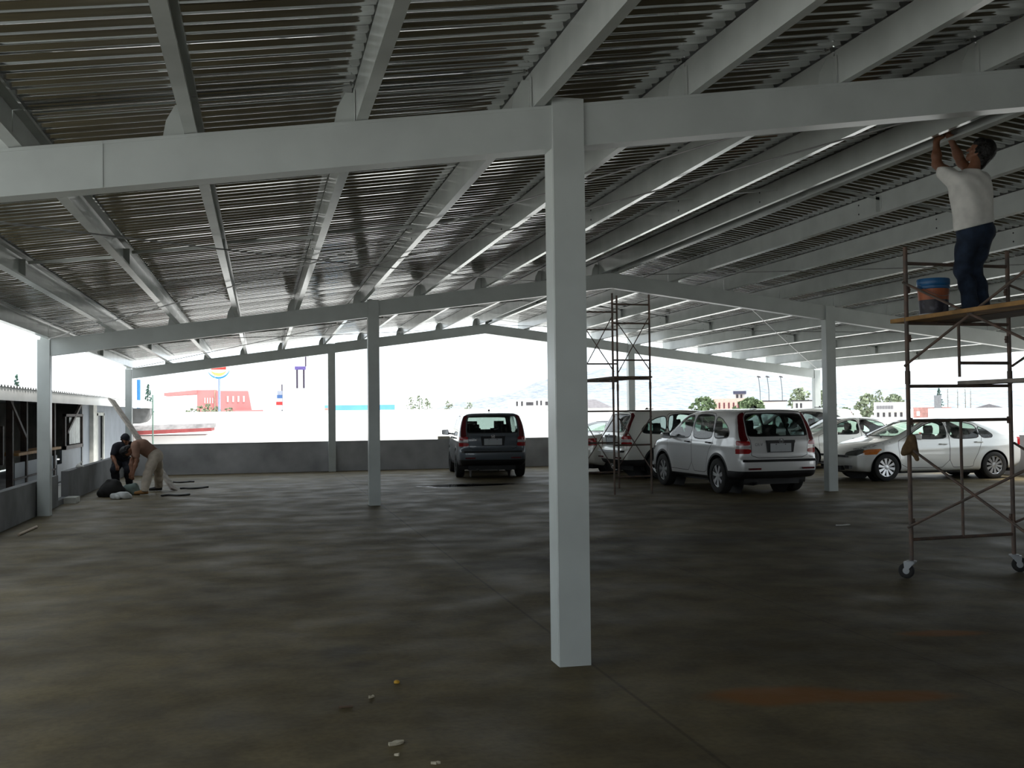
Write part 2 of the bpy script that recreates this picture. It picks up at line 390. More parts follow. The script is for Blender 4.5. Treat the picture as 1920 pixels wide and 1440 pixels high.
for bi, (ya, yb, nm) in enumerate(BAY):
    clips = [(0.5,), (12.2,), (25.6,)][bi]
    for i, x in enumerate(PXL):
        if bi == 0 and x < -2: continue
        which = {0: 'along the left eave', 9: 'just left of the ridge'}.get(i, ORD[i] + ' from the left eave')
        purlin(x, ya, yb, SL, 'pale grey purlin of the ' + nm + ', ' + which, clips)
    for i, x in enumerate(PXR):
        if bi == 0 and x > 9.2: continue
        which = {0: 'just right of the ridge', 9: 'along the right eave'}.get(i, ORD[i] + ' right of the ridge')
        purlin(x, ya, yb, -SR, 'pale grey purlin of the ' + nm + ', ' + which, clips, i == 0)

# bracing rods and bridging bars
def rod(a, b, r, label, m=None, sag=.03):
    a, b = Vector(a), Vector(b)
    pts = [a.lerp(b, k / 8) - Vector((0, 0, sag * 4 * (k/8) * (1-k/8))) for k in range(9)]
    o = MB().tube(pts, r, 6).obj('bracing_rod', m or M['rod'], None, True)
    tag(o, label, 'brace', 'thin bracing rods under the purlins', 'thing'); return o
def at(x, y, dz=-.012): return (x, y, zu(x) + BD + dz)
rod(at(-3.5, 19.3), at(4.55, 7.1), .008, 'thin rod from the left eave by the hut column toward the ridge, middle bay')
rod(at(-3.1, 7.1), at(5.05, 19.3), .008, 'thin rod crossing the left slope of the middle bay the other way', sag=.05)
rod(at(1.1, 14.6), at(6.2, 7.1), .008, 'thin rod right behind the foreground column, rising toward the painter')
rod(at(-3.5, 31.1), at(4.55, 19.8), .008, 'thin rod of the far bay from the left back corner toward the ridge')
rod(at(-3.5, 19.8), at(5.05, 31.1), .008, 'thin rod of the far bay from the hut column toward the back ridge', sag=.05)
rod(at(9.4, 19.9), at(17.4, 31.1), .008, 'thin rod of the far bay running to the right back corner')
rod(at(6.9, 31.1), at(14.9, 19.9), .008, 'thin rod of the far bay from the ridge to the right eave', sag=.05)
rod(at(7.0, 19.2), at(15.0, 7.2), .008, 'thin rod of the middle bay right of the ridge')
def bridging(PX, y, nm, side):
    for k, (xa, xb) in enumerate(zip(PX[:-1], PX[1:])):
        if xb - xa < .5: continue
        za, zb = zu(xa) + BD + PD * .72, zu(xb) + BD + PD * .72
        o = MB().bar((xa + .09, y, za if side < 0 else za + .02), (xb - .008, y, zb if side > 0 else zb - .05), .008, .034).obj('bridging_bar', M['purlin_paint'])
        w_ = ' from the left eave' if side < 0 else ' right of the ridge'
        tag(o, 'flat bar bridging the ' + ORD[k] + ' pair of purlins' + w_ + ', ' + nm, 'brace', 'bridging bars between purlins', 'thing')
bridging(PXL, 12.2, 'middle bay', -1); bridging(PXR, 12.2, 'middle bay', 1)
bridging(PXL, 25.6, 'far bay', -1); bridging(PXR, 25.6, 'far bay', 1)

# ------------------------------------------------------------------ implicit surface tools
def chaikin(P, n=1, r=.15):
    P = np.array(P, float)
    for it in range(n):
        Q = np.roll(P, -1, 0); w_ = r if it == 0 else .25; P = np.stack([(1-w_) * P + w_ * Q, w_ * P + (1-w_) * Q], 1).reshape(-1, 2)
    return P
def psdf(x, y, poly):
    P = np.array(poly, float); d = np.full(x.shape, 1e9); s = np.ones(x.shape)
    for i in range(len(P)):
        a = P[i]; b = P[i - 1]; ex, ey = b - a; wx, wy = x - a[0], y - a[1]
        t = np.clip((wx * ex + wy * ey) / (ex * ex + ey * ey + 1e-12), 0, 1)
        d = np.minimum(d, (wx - ex * t) ** 2 + (wy - ey * t) ** 2)
        c1 = y >= a[1]; c2 = y < b[1]; c3 = ex * wy > ey * wx
        s = np.where((c1 & c2 & c3) | (~c1 & ~c2 & ~c3), -s, s)
    return s * np.sqrt(d)
def smax(a, b, k):
    h = np.maximum(k - np.abs(a - b), 0) / k; return np.maximum(a, b) + h * h * k * .25
def smin(a, b, k): return -smax(-a, -b, k)
def grad(f, P, e=2e-3):
    g = np.zeros_like(P)
    for i in range(3):
        d = np.zeros(3); d[i] = e; g[:, i] = (f(P + d) - f(P - d)) / (2 * e)
    return g
def nets(f, lo, hi, h, field=None, newton=2):
    lo = np.array(lo, float); n = np.ceil((np.array(hi) - lo) / h).astype(int) + 1
    ax = [lo[i] + h * np.arange(n[i]) for i in range(3)]
    G = np.stack(np.meshgrid(*ax, indexing='ij'), -1)
    F = field(ax, G) if field else f(G.reshape(-1, 3)).reshape(n)
    I = F < 0
    C = [I[dx:n[0]-1+dx, dy:n[1]-1+dy, dz:n[2]-1+dz] for dx in (0, 1) for dy in (0, 1) for dz in (0, 1)]
    cs = sum(c.astype(int) for c in C); act = (cs > 0) & (cs < 8)
    idx = -np.ones(act.shape, int); cells = np.argwhere(act); idx[act] = np.arange(len(cells))
    acc = np.zeros((len(cells), 3)); cnt = np.zeros(len(cells))
    for a in range(3):
        o = [i for i in range(3) if i != a]
        for p in (0, 1):
            for q in (0, 1):
                c0 = cells.copy(); c0[:, o[0]] += p; c0[:, o[1]] += q; c1 = c0.copy(); c1[:, a] += 1
                f0 = F[tuple(c0.T)]; f1 = F[tuple(c1.T)]; cr = (f0 < 0) != (f1 < 0)
                t = np.where(cr, f0 / np.where(cr, f0 - f1, 1), 0)
                pt = lo + c0 * h; pt[:, a] += t * h
                acc[cr] += pt[cr]; cnt[cr] += 1
    V = acc / cnt[:, None]; Q = []
    for a in range(3):
        o = [(a + 1) % 3, (a + 2) % 3]
        s0 = [slice(None)] * 3; s1 = [slice(None)] * 3; s0[a] = slice(0, n[a]-1); s1[a] = slice(1, n[a])
        A = I[tuple(s0)]; B = I[tuple(s1)]
        E = np.argwhere(A != B)
        E = E[(E[:, o[0]] > 0) & (E[:, o[1]] > 0) & (E[:, o[0]] < n[o[0]]-1) & (E[:, o[1]] < n[o[1]]-1)]
        fl = A[tuple(E.T)]
        q = []
        for p, r in ((1, 1), (0, 1), (0, 0), (1, 0)):
            e = E.copy(); e[:, o[0]] -= p; e[:, o[1]] -= r; q.append(idx[tuple(e.T)])
        q = np.stack(q, 1); q[~fl] = q[~fl][:, ::-1]; Q.append(q)
    Q = np.concatenate(Q)
    for _ in range(newton):
        g = grad(f, V); v = f(V); st = v / np.maximum((g * g).sum(1), .05); V = V - np.clip(st, -h, h)[:, None] * g
    return V, Q
def tris(Q): return np.concatenate([Q[:, [0, 1, 2]], Q[:, [0, 2, 3]]])
def cut(V, T, fn):
    """split triangles at fn(V)=0 -> V', inside, outside"""
    s = fn(V); s = np.where(np.abs(s) < 1e-7, 1e-7, s); neg = s[T] < 0; k = neg.sum(1)
    tin = [T[k == 3]]; tout = [T[k == 0]]; cache = {}; nv = []; base = len(V); a_, b_ = [], []
    def mid(i, j):
        key = (i, j) if i < j else (j, i)
        if key not in cache:
            t = s[i] / (s[i] - s[j]); cache[key] = base + len(nv); nv.append(V[i] + (V[j] - V[i]) * t)
        return cache[key]
    for tr, ng in zip(T[(k > 0) & (k < 3)].tolist(), neg[(k > 0) & (k < 3)].tolist()):
        c = sum(ng); one = ng.index(c == 1)
        i, j, l = tr[one], tr[(one+1) % 3], tr[(one+2) % 3]; m1, m2 = mid(i, j), mid(i, l)
        A, B = ([(i, m1, m2)], [(m1, j, l), (m1, l, m2)])
        if c == 1: a_ += A; b_ += B
        else: b_ += A; a_ += B
    if nv: V = np.concatenate([V, np.array(nv)])
    if a_: tin.append(np.array(a_))
    if b_: tout.append(np.array(b_))
    return V, np.concatenate(tin), np.concatenate(tout)
def pieces_obj(name, V, parts, parent, normals=None, lining=None):
    """parts: list of (T, material); lining: (material, depth) adds an inner skin to the first part"""
    vs, fs, mi, ms, nn = [], [], [], [], []
    off = 0
    for k, (T, m) in enumerate(parts):
        if len(T) == 0: continue
        u, inv = np.unique(T, return_inverse=True); inv = inv.reshape(T.shape)
        if m not in ms: ms.append(m)
        vs.append(V[u]); fs.append(inv + off); mi += [ms.index(m)] * len(T); off += len(u); nn.append(normals(V[u]))
        if lining and k == 0:
            if lining[0] not in ms: ms.append(lining[0])
            vs.append(V[u] - nn[-1] * lining[1]); fs.append(inv[:, ::-1] + off); mi += [ms.index(lining[0])] * len(T); off += len(u); nn.append(-nn[-1])
    if not vs: return None
    vs = np.concatenate(vs); fs = np.concatenate(fs); nn = np.concatenate(nn)
    me = bpy.data.meshes.new(name); me.from_pydata(vs.tolist(), [], fs.tolist())
    for m in ms: me.materials.append(m)
    me.polygons.foreach_set('material_index', mi); me.polygons.foreach_set('use_smooth', [True] * len(fs))
    me.update(); me.normals_split_custom_set_from_vertices(nn.tolist())
    o = bpy.data.objects.new(name, me); COL.objects.link(o)
    if parent: o.parent = parent
    return o

# ------------------------------------------------------------------ cars
def text_mesh(body, size, depth):
    cu = bpy.data.curves.new('lettering', 'FONT'); cu.body = body; cu.size = size; cu.extrude = depth; cu.align_x = 'CENTER'; cu.align_y = 'CENTER'
    o = bpy.data.objects.new('lettering', cu); COL.objects.link(o)
    dg = bpy.context.evaluated_depsgraph_get(); me = bpy.data.meshes.new_from_object(o.evaluated_get(dg))
    bpy.data.objects.remove(o); bpy.data.curves.remove(cu); return me
def wheel(parent, x, y, r, w, rr, nsp, side):
    """side +1: outer face towards +y"""
    t = MB()
    t.lathe([(rr-.005, -w/2+.01), (r-.05, -w/2), (r-.012, -w/2+.02), (r, -w/2+.05), (r, w/2-.05), (r-.012, w/2-.02), (r-.05, w/2), (rr-.005, w/2-.01), (rr-.005, -w/2+.01)], (0, 0, 0), 1, 36)
    for gy in (-.04, 0, .04): t.lathe([(r-.002, gy-.004), (r+.0015, gy), (r-.002, gy+.004)], (0, 0, 0), 1, 36)
    to = t.obj('tire', M['rubber'], parent, True); to.location = (x, y, r)
    q = MB(); o = side * (w/2 - .02)
    q.lathe([(rr, o), (rr, o - side*.012), (rr-.022, o - side*.018), (rr-.03, o - side*.09)], (0, 0, 0), 1, 36)
    q.lathe([(0, o-side*.008), (.05, o-side*.012), (.062, o-side*.03), (.07, o-side*.06)], (0, 0, 0), 1, 20)
    for k in range(nsp):
        a = 2*PI*k/nsp + .2; ca, sa = math.cos(a), math.sin(a)
        def P(rad, tq, yy): return (ca*rad - sa*tq, yy, sa*rad + ca*tq)
        w0, w1 = (.016, .034) if nsp > 8 else (.026, .042)
        y0, y1 = o - side*.016, o - side*.008
        q.hexa([P(.045, -w0, y0-side*.02), P(.045, w0, y0-side*.02), P(rr-.012, w1, y1-side*.02), P(rr-.012, -w1, y1-side*.02),
                P(.045, -w0, y0), P(.045, w0, y0), P(rr-.012, w1, y1), P(rr-.012, -w1, y1)])
    q.mi = 1; q.lathe([(0, o-side*.1), (rr-.02, o-side*.1)], (0, 0, 0), 1, 24)
    ro = q.obj('rim', [M['alloy'], M['black']], to, True); ro.location = (0, 0, 0)
    return to
def seat(mb, x, y, z, wd=.5, hr=True):
    mb.box((x-.25, y-wd/2, z), (x+.25, y+wd/2, z+.16))
    mb.prism([(x-.16, z+.1), (x-.36, z+.62), (x-.27, z+.66), (x-.04, z+.14)], 1, y-wd/2+.02, y+wd/2-.02)
    if hr:
        for yy in ([y] if wd < .8 else [y-.38, y+.38]):
            mb.prism([(x-.36, z+.66), (x-.37, z+.78), (x-.34, z+.85), (x-.28, z+.85), (x-.26, z+.78), (x-.28, z+.66)], 1, yy-.13, yy+.13)
            mb.bar((x-.31, yy-.05, z+.6), (x-.31, yy-.05, z+.7), .015, .015); mb.bar((x-.31, yy+.05, z+.6), (x-.31, yy+.05, z+.7), .015, .015)

def build_car(name, sp):
    root = thing(name, 'x', 'car')
    side = chaikin(sp['side'], 2, .25); sec = chaikin(sp['sec'], 1, .25); plan = chaikin(sp['plan'], 1, .25)
    WB, R, RA, xm = sp['wb'], sp['r'], sp['ra'], sp['xm']
    def f(P):
        x, y, z = P[:, 0], P[:, 1], P[:, 2]; ay = np.sqrt(y*y + 1e-6)
        b = np.clip((x - xm) / .8, -1, 1); xs = x + np.where(b > 0, sp['bowf'], sp['bowr']) * b * ay * ay
        d1 = psdf(xs, z, side); fl = 0
        for xw in (0, WB):
            dd = np.hypot(x - xw, z - R) - RA; fl = fl + .022 * np.exp(-(np.maximum(dd, 0) / .09) ** 2)
        d2 = psdf(ay, z, sec) - fl * (ay > .5)
        ch = sp.get('crease')
        if ch is not None:
            zc = ch[0] + ch[1] * x; d2 = d2 - .010 * np.exp(-((z - zc) / .05) ** 2) * (ay > .5)
        d3 = psdf(x, ay, plan)
        return smax(smax(d1, d2, sp.get('k', .09)), d3, .12)
    V, Q = nets(f, (sp['lo'], -1.05, .05), (sp['hi'], 1.05, sp['h'] + .08), .034)
    T = tris(Q); nrm = lambda P: (lambda g: g / np.maximum(np.linalg.norm(g, axis=1), 1e-9)[:, None])(grad(f, P))
    X = lambda W: W[:, 0]; AY = lambda W: np.abs(W[:, 1]); Z = lambda W: W[:, 2]
    # wheel openings
    arch = lambda W: np.minimum(np.maximum(np.hypot(X(W), Z(W) - R) - RA, .5 - AY(W)), np.maximum(np.hypot(X(W) - WB, Z(W) - R) - RA, .5 - AY(W)))
    V, _, T = cut(V, T, arch)
    lip = lambda W: arch(W) - sp['lip']
    V, lipT, T = cut(V, T, lip)
    # glass
    black = []
    def sidepoly(poly): 
        pl = chaikin(poly, 2); return lambda W: np.maximum(psdf(X(W), Z(W), pl), .45 - AY(W))
    dlos = [(n, sidepoly(p)) for n, p in sp['windows']]
    dlo_all = lambda W: np.min([d(W) for _, d in dlos], 0) - .022
    V, gT, T = cut(V, T, dlo_all)
    sideglass = {}
    for n, d in dlos:
        V, gi, gT = cut(V, gT, d)
        c = V[gi].mean(1)[:, 1] if len(gi) else np.zeros(0)
        sideglass[n] = (gi[c > 0], gi[c < 0])
    dlo_trim = gT
    ws = chaikin(sp['ws'], 1); wsf = lambda W: np.maximum(psdf(AY(W), Z(W), ws), sp['wsx'] - X(W))
    V, wsT, T = cut(V, T, wsf)
    V, wsb, wsT = (lambda r: (r[0], r[2], r[1]))(cut(V, wsT, lambda W: wsf(W) + .02))
    rw_ = chaikin(sp['rw'], 1); rwf = lambda W: np.maximum(psdf(AY(W), Z(W), rw_), X(W) - sp['rwx'])
    V, rwT, T = cut(V, T, rwf)
    V, rwb, rwT = (lambda r: (r[0], r[2], r[1]))(cut(V, rwT, lambda W: rwf(W) + .02))
    # lamps
    sx = np.array(sorted(sp['side'], key=lambda p: p[1])); 
    rearp = np.array([p for p in sp['side'] if p[0] < sp['rearmax']]); rearp = rearp[np.argsort(rearp[:, 1])]
    frontp = np.array([p for p in sp['side'] if p[0] > sp['frontmin']]); frontp = frontp[np.argsort(frontp[:, 1])]
    rd = lambda W: X(W) + 0 * AY(W) - np.interp(Z(W), rearp[:, 1], rearp[:, 0])
    fd = lambda W: np.interp(Z(W), frontp[:, 1], frontp[:, 0]) - X(W)
    lampT = {}
    for key, poly, m, dmax in sp['rearlamps']:
        pl = chaikin(poly, 1); V, lampT[key], T = cut(V, T, lambda W: np.maximum(psdf(AY(W), Z(W), pl), np.maximum(rd(W) - dmax, X(W) - .3)))
    for key, poly, m, dmax in sp['frontlamps']:
        pl = chaikin(poly, 1); V, lampT[key], T = cut(V, T, lambda W: np.maximum(np.maximum(psdf(AY(W), Z(W), pl), fd(W) - dmax), 2.0 - X(W)))
    trimT = []
    for fn in sp['trim']:
        V, a, T = cut(V, T, fn); trimT.append(a)
    # doors and seams
    doorT = {}; seam = []
    for n, poly in sp['doors']:
        pl = chaikin(poly, 1); V, di, T = cut(V, T, lambda W: np.maximum(psdf(X(W), Z(W), pl), .45 - AY(W)) - .005)
        V, di, sm = cut(V, di, lambda W: np.maximum(psdf(X(W), Z(W), pl), .45 - AY(W)) + .005); seam.append(sm)
        c = V[di].mean(1)[:, 1]; doorT[n] = (di[c > 0], di[c < 0])
    hp = chaikin(sp['hatch'], 1); hf = lambda W: np.maximum(psdf(AY(W), Z(W), hp), X(W) - sp['hatchx'])
    V, ht, T = cut(V, T, lambda W: hf(W) - .005); V, ht, sm = cut(V, ht, lambda W: hf(W) + .005); seam.append(sm)
    hd = lambda W: np.maximum(np.maximum(np.abs(Z(W) - np.interp(X(W), sp['hoodx'], sp['hoodz'])) - .006, sp['hoodx'][0] - X(W)), .5 - AY(W)); V, hs, T = cut(V, T, hd); seam.append(hs)
    lin = (M['lining'], .028)
    blk = [x for x in seam + trimT[:0] if len(x)]
    pieces_obj('body', V, [(T, M['paint'])] + [(x, M['black']) for x in blk + [dlo_trim, wsb, rwb] if len(x)], root, nrm, lin)
    for a in [lipT] + trimT:
        pass
    lt = [x for x in [lipT] + trimT if len(x)]
    pieces_obj('lower_trim', V, [(np.concatenate(lt), M['black'])] if sp['dark'] else [(np.concatenate(trimT) if trimT else lipT, M['black']), (lipT, M['paint'])], root, nrm)
    gm = {'quarter': sp['rglass'], 'rear': sp['rglass'], 'front': M['glass']}
    for n, (l, r) in doorT.items():
        for T_, sgn in ((l, 1), (r, -1)):
            d = pieces_obj('door', V, [(T_, M['paint'])], root, nrm, lin)
            gi = sideglass[n][0 if sgn > 0 else 1]
            pieces_obj('side_window', V, [(gi, gm[n])], d, nrm)
            hx, hz = sp['handles'][n]; yy = sp['hy'] * sgn; hm = MB()
            hm.tube([(hx-.1, yy-.012*sgn, hz), (hx-.07, yy+.028*sgn, hz+.004), (hx+.07, yy+.028*sgn, hz+.008), (hx+.1, yy-.012*sgn, hz+.006)], .014, 8)
            hm.obj('door_handle', sp['hmat'], d, True)
    if 'quarter' in sideglass:
        for gi in sideglass['quarter']:
            if len(gi): pieces_obj('quarter_window', V, [(gi, sp['rglass'])], root, nrm)
    pieces_obj('windshield', V, [(wsT, M['glass'])], root, nrm)
    tg = pieces_obj(sp['hname'], V, [(ht, M['paint'])], root, nrm, lin)
    pieces_obj('rear_window', V, [(rwT, sp['rglass'])], tg if sp['hname'] == 'tailgate' else root, nrm)
    for sgn in (1, -1):
        for nm, spec in (('taillight', sp['rearlamps']), ('headlight', sp['frontlamps'])):
            ps = []
            for key, poly, m, dmax in spec:
                TT = lampT[key]; c = V[TT].mean(1)[:, 1] if len(TT) else np.zeros(0)
                ps.append((TT[c * sgn > 0], m))
            pieces_obj(nm, V, ps, root, nrm)
    # wheels and dark arch liners
    for xw in (0, WB):
        for sgn in (1, -1):
            wheel(root, xw, sgn * (sp['track'] / 2), R, sp['tw'], sp['rr'], sp['nsp'], sgn)
    u = MB()
    for xw in (0, WB):
        for sgn in (1, -1):
            u.lathe([(RA+.012, sgn*.5), (RA+.012, sgn*(sp['wid']-.06))], (xw, 0, R), 1, 30, -.35, PI+.35)
            u.lathe([(0, sgn*.5), (RA+.012, sgn*.5)], (xw, 0, R), 1, 30)
    u.box((-.6, -.6, sp['gc']), (WB+.5, .6, sp['gc']+.12)); u.box((-.08, -.7, R-.06), (.08, .7, R+.06)); u.box((WB-.08, -.7, R-.06), (WB+.08, .7, R+.06))
    u.tube([(.3, .3, sp['gc']-.02), (-.5, .35, sp['gc']), (-.75, .38, sp['gc']+.04)], .03, 8)
    u.obj('underbody', M['black'], root)
    for px, zz in sp['seats']:
        for y in ((.36, -.36) if px > .7 else (0,)):
            q = MB(); seat(q, px, y, zz, .5 if px > .7 else 1.25); q.obj('seat', M['lining'], root)
    q = MB(); q.prism(sp['dash'], 1, -.66, .66); q.obj('dashboard', M['lining'], root)
    q = MB(); sxw = sp['dash'][0][0] - .12; zw = sp['dash'][0][1] - .02
    q.tube([(sxw + .1*math.cos(a)*.4, .36 + .18*math.sin(a), zw + .17*math.cos(a)) for a in np.linspace(0, 2*PI, 21)], .014, 6); q.bar((sxw, .36, zw-.16), (sxw+.03, .36, zw+.16), .05, .02); q.obj('steering_wheel', M['lining'], root)
    for sgn in (1, -1):
        mx, my, mz = sp['mirror']; q = MB()
        pts = [(mx-.055, .0, -.085), (mx-.055, .2, -.07), (mx-.055, .21, .06), (mx-.055, .02, .075)]
        A = [(x_, sgn*(my+y_), mz+z_) for x_, y_, z_ in pts]; B = [(mx+.10, sgn*(my+y_*.8+.02), mz+z_*.7) for x_, y_, z_ in pts]
        q.hexa(A + B); q.bar((mx+.03, sgn*(my-.06), mz-.05), (mx+.03, sgn*(my+.06), mz-.03), .06, .05)
        o = q.obj('side_mirror', M['paint'], root, True); bv = o.modifiers.new('bevel', 'BEVEL'); bv.width = .022; bv.segments = 3
        q = MB(); q.add([(mx-.0565, sgn*(my+.03), mz-.06), (mx-.0565, sgn*(my+.185), mz-.05), (mx-.0565, sgn*(my+.19), mz+.045), (mx-.0565, sgn*(my+.035), mz+.055)], [(0, 1, 2, 3)]); q.obj('mirror_glass', M['chrome'], o)
    sp['extra'](root, tg)
    return root

def plate_and_badge(tg, x, z, wplate, lean, logo_z, logo_x, frame):
    q = MB()
    if frame:
        q.mi = 0; zz = z
        q.hexa([(x+.012, -wplate/2-.09, zz-.10), (x+.012, wplate/2+.09, zz-.10), (x+.03, wplate/2+.09, zz-.10), (x+.03, -wplate/2-.09, zz-.10),
                (x+.0, -wplate/2-.12, zz+.135), (x+.0, wplate/2+.12, zz+.135), (x+.03, wplate/2+.12, zz+.135), (x+.03, -wplate/2-.12, zz+.135)])
        q.box((x-.022, -wplate/2-.11, zz+.085), (x+.03, wplate/2+.11, zz+.135))
        q.obj('plate_recess', M['black'], tg)
    q = MB(); q.box((x-.004, -wplate/2-.035, z-.085), (x+.008, wplate/2+.035, z+.075))
    p = q.obj('blank_plate', M['plate'], tg)
    for s in (-1, 1): MB().lathe([(0, -.003), (.011, -.003), (.011, .004)], (x-.003, s*.1, z+.055), 0, 8).obj('bolt', M['black'], tg)
    q = MB(); lx, lz = logo_x, logo_z          # chrome emblem: an H with splayed uprights in a rounded ring
    ring = [(lx, .046*math.copysign(abs(math.cos(a))**.5, math.cos(a)), lz + .038*math.copysign(abs(math.sin(a))**.5, math.sin(a))) for a in np.linspace(0, 2*PI, 25)]
    q.tube(ring, .005, 6)
    for s in (-1, 1): q.hexa([(lx-.008, s*.014, lz-.031), (lx-.008, s*.025, lz-.031), (lx+.006, s*.025, lz-.031), (lx+.006, s*.014, lz-.031), (lx-.008, s*.021, lz+.031), (lx-.008, s*.034, lz+.031), (lx+.006, s*.034, lz+.031), (lx+.006, s*.021, lz+.031)])
    q.box((lx-.008, -.02, lz-.006), (lx+.006, .02, lz+.006))
    q.obj('emblem', M['chrome'], tg)

def suv_extra(root, tg):
    plate_and_badge(tg, -.962, .93, .38, 0, 1.055, -.985, True)
    me = text_mesh('CR-V', .075, .003); me.transform(Matrix(((0, 0, -1, -.958), (-1, 0, 0, .47), (0, 1, 0, .985), (0, 0, 0, 1)))); me.materials.append(M['chrome'])
    o = bpy.data.objects.new('lettering', me); COL.objects.link(o); o.parent = tg
    q = MB(); q.hexa([(-1.012, -.74, .655), (-1.012, .74, .655), (-.93, .80, .655), (-.93, -.80, .655), (-.985, -.72, .70), (-.985, .72, .70), (-.90, .78, .70), (-.90, -.78, .70)]); q.obj('bumper_step', M['black'], root)
    for s in (-1, 1):
        q = MB(); q.box((-1.008, s*.45, .505), (-.96, s*.70, .54)); q.obj('bumper_reflector', M['darkredlens'], root)
        q = MB(); q.tube([(-.1, s*.62, 1.655), (0, s*.62, 1.70), (1.1, s*.62, 1.70), (1.25, s*.62, 1.655)], .016, 6); 
    q = MB(); q.tube([(-.885, .0, 1.16), (-.80, .30, 1.20), (-.79, .34, 1.205)], .012, 6); q.obj('rear_wiper', M['black'], root)
    q = MB(); q.box((.02, -.012, 1.69), (.22, .012, 1.71)); q.prism([(-.02, 1.685), (.05, 1.74), (.08, 1.685)], 1, -.02, .02); q.obj('roof_antenna', M['black'], root)
    q = MB(); q.box((3.50, -.45, .60), (3.60, .45, .80)); q.obj('grille', M['black'], root)

SUV = dict(
    side=[(-.86,.34),(-.95,.40),(-1.0,.50),(-1.005,.64),(-.985,.72),(-.945,.76),(-.955,.95),(-.945,1.06),(-.90,1.13),(-.80,1.36),(-.69,1.54),(-.70,1.60),(-.62,1.645),(-.3,1.672),(.3,1.685),(.9,1.68),(1.4,1.64),(1.72,1.57),(2.12,1.36),(2.50,1.145),(2.72,1.09),(3.05,1.035),(3.35,.95),(3.50,.82),(3.56,.64),(3.55,.46),(3.46,.32),(3.25,.26),(2.6,.25),(1.0,.25),(.2,.25),(-.5,.30)],
    sec=[(0,.2),(.76,.21),(.86,.30),(.895,.5),(.905,.72),(.90,.92),(.875,1.09),(.84,1.2),(.76,1.48),(.70,1.60),(.56,1.70),(.3,1.73),(0,1.74),(-.3,1.73),(-.3,.2)],
    plan=[(-1.02,-.4),(-1.02,.60),(-.97,.76),(-.80,.87),(-.3,.905),(1,.91),(2.6,.91),(3.15,.875),(3.42,.74),(3.56,.48),(3.60,.2),(3.60,-.4)],
    wb=2.62, r=.352, ra=.415, xm=1.2, bowf=.16, bowr=.10, lo=-1.15, hi=3.75, h=1.70, lip=.045, k=.10, crease=(.94, .012), dark=True,
    windows=[('front', [(2.28,1.105),(2.05,1.27),(1.78,1.45),(1.50,1.535),(1.22,1.555),(1.20,1.085)]), ('rear', [(1.12,1.08),(1.13,1.56),(.7,1.565),(.30,1.535),(.22,1.09)]), ('quarter', [(.15,1.095),(.22,1.525),(-.05,1.47),(-.33,1.33),(-.46,1.20),(-.42,1.125)])],
    ws=[(-.3,1.165),(.70,1.165),(.74,1.20),(.645,1.50),(.60,1.545),(-.3,1.555)], wsx=1.3,
    rw=[(-.3,1.135),(.60,1.135),(.66,1.17),(.63,1.50),(.58,1.585),(-.3,1.60)], rwx=-.3,
    rearmax=-.55, frontmin=2.9,
    rearlamps=[('strip', [(.655,1.05),(.675,1.2),(.645,1.5),(.60,1.60),(.68,1.62),(.80,1.5),(.95,1.05)], M['darkredlens'], .10), ('brake_top', [(.62,.97),(.63,1.06),(.98,1.06),(.98,.97)], M['redlens'], .21), ('reverse', [(.61,.91),(.62,.965),(.98,.965),(.98,.91)], M['clearlens'], .2), ('brake', [(.61,.81),(.61,.905),(.98,.905),(.98,.81)], M['redlens'], .22)],
    frontlamps=[('head', [(.45,.78),(.48,.93),(.95,1.02),(.95,.80),(.7,.76)], M['headlens'], .42)],
    trim=[lambda W: np.maximum(W[:, 2] - np.where(W[:, 0] < -.3, .475, np.where(W[:, 0] > 3.0, .45, .335)), -9)],
    doors=[('front', [(2.36,.42),(2.38,1.06),(2.28,1.13),(1.98,1.36),(1.72,1.535),(1.45,1.60),(1.165,1.61),(1.165,.40)]), ('rear', [(1.16,.40),(1.16,1.61),(.7,1.615),(.28,1.585),(.175,1.3),(.19,1.0),(.37,.85),(.47,.62),(.50,.40)])],
    hatch=[(-.3,.73),(.60,.73),(.615,1.05),(.652,1.20),(.63,1.52),(.58,1.625),(-.3,1.64)], hatchx=-.3, hname='tailgate',
    hoodx=[2.4, 3.5], hoodz=[1.075, .93], handles={'front': (1.33, 1.0), 'rear': (.35, 1.0)}, hy=.885, hmat=M['black'], rglass=M['darkglass'],
    track=1.565, tw=.225, rr=.235, nsp=7, wid=.91, gc=.2, seats=[(1.35,.58),(.45,.50)], dash=[(2.0,1.03),(2.45,1.11),(2.45,.7),(2.1,.7)], mirror=(2.12, .92, 1.13), extra=suv_extra)

def sedan_extra(root, tg):
    plate_and_badge(tg, -.865, .80, .34, 0, .965, -.835, False)
    q = MB(); q.box((3.53, -.62, .555), (3.60, .62, .60)); q.obj('grille', M['black'], root)
    for s in (-1, 1):
        q = MB(); q.box((3.47, s*.47, .29), (3.55, s*.68, .365)); q.obj('fog_lamp_cavity', M['black'], root)
    q = MB(); q.box((3.50, -.38, .25), (3.585, .38, .35)); q.obj('lower_grille', M['black'], root)
    for y in (.35, -.25):
        q = MB(); q.tube([(2.56, y, .985), (2.44, y-.35, 1.055)], .012, 6); q.obj('wiper', M['black'], root)

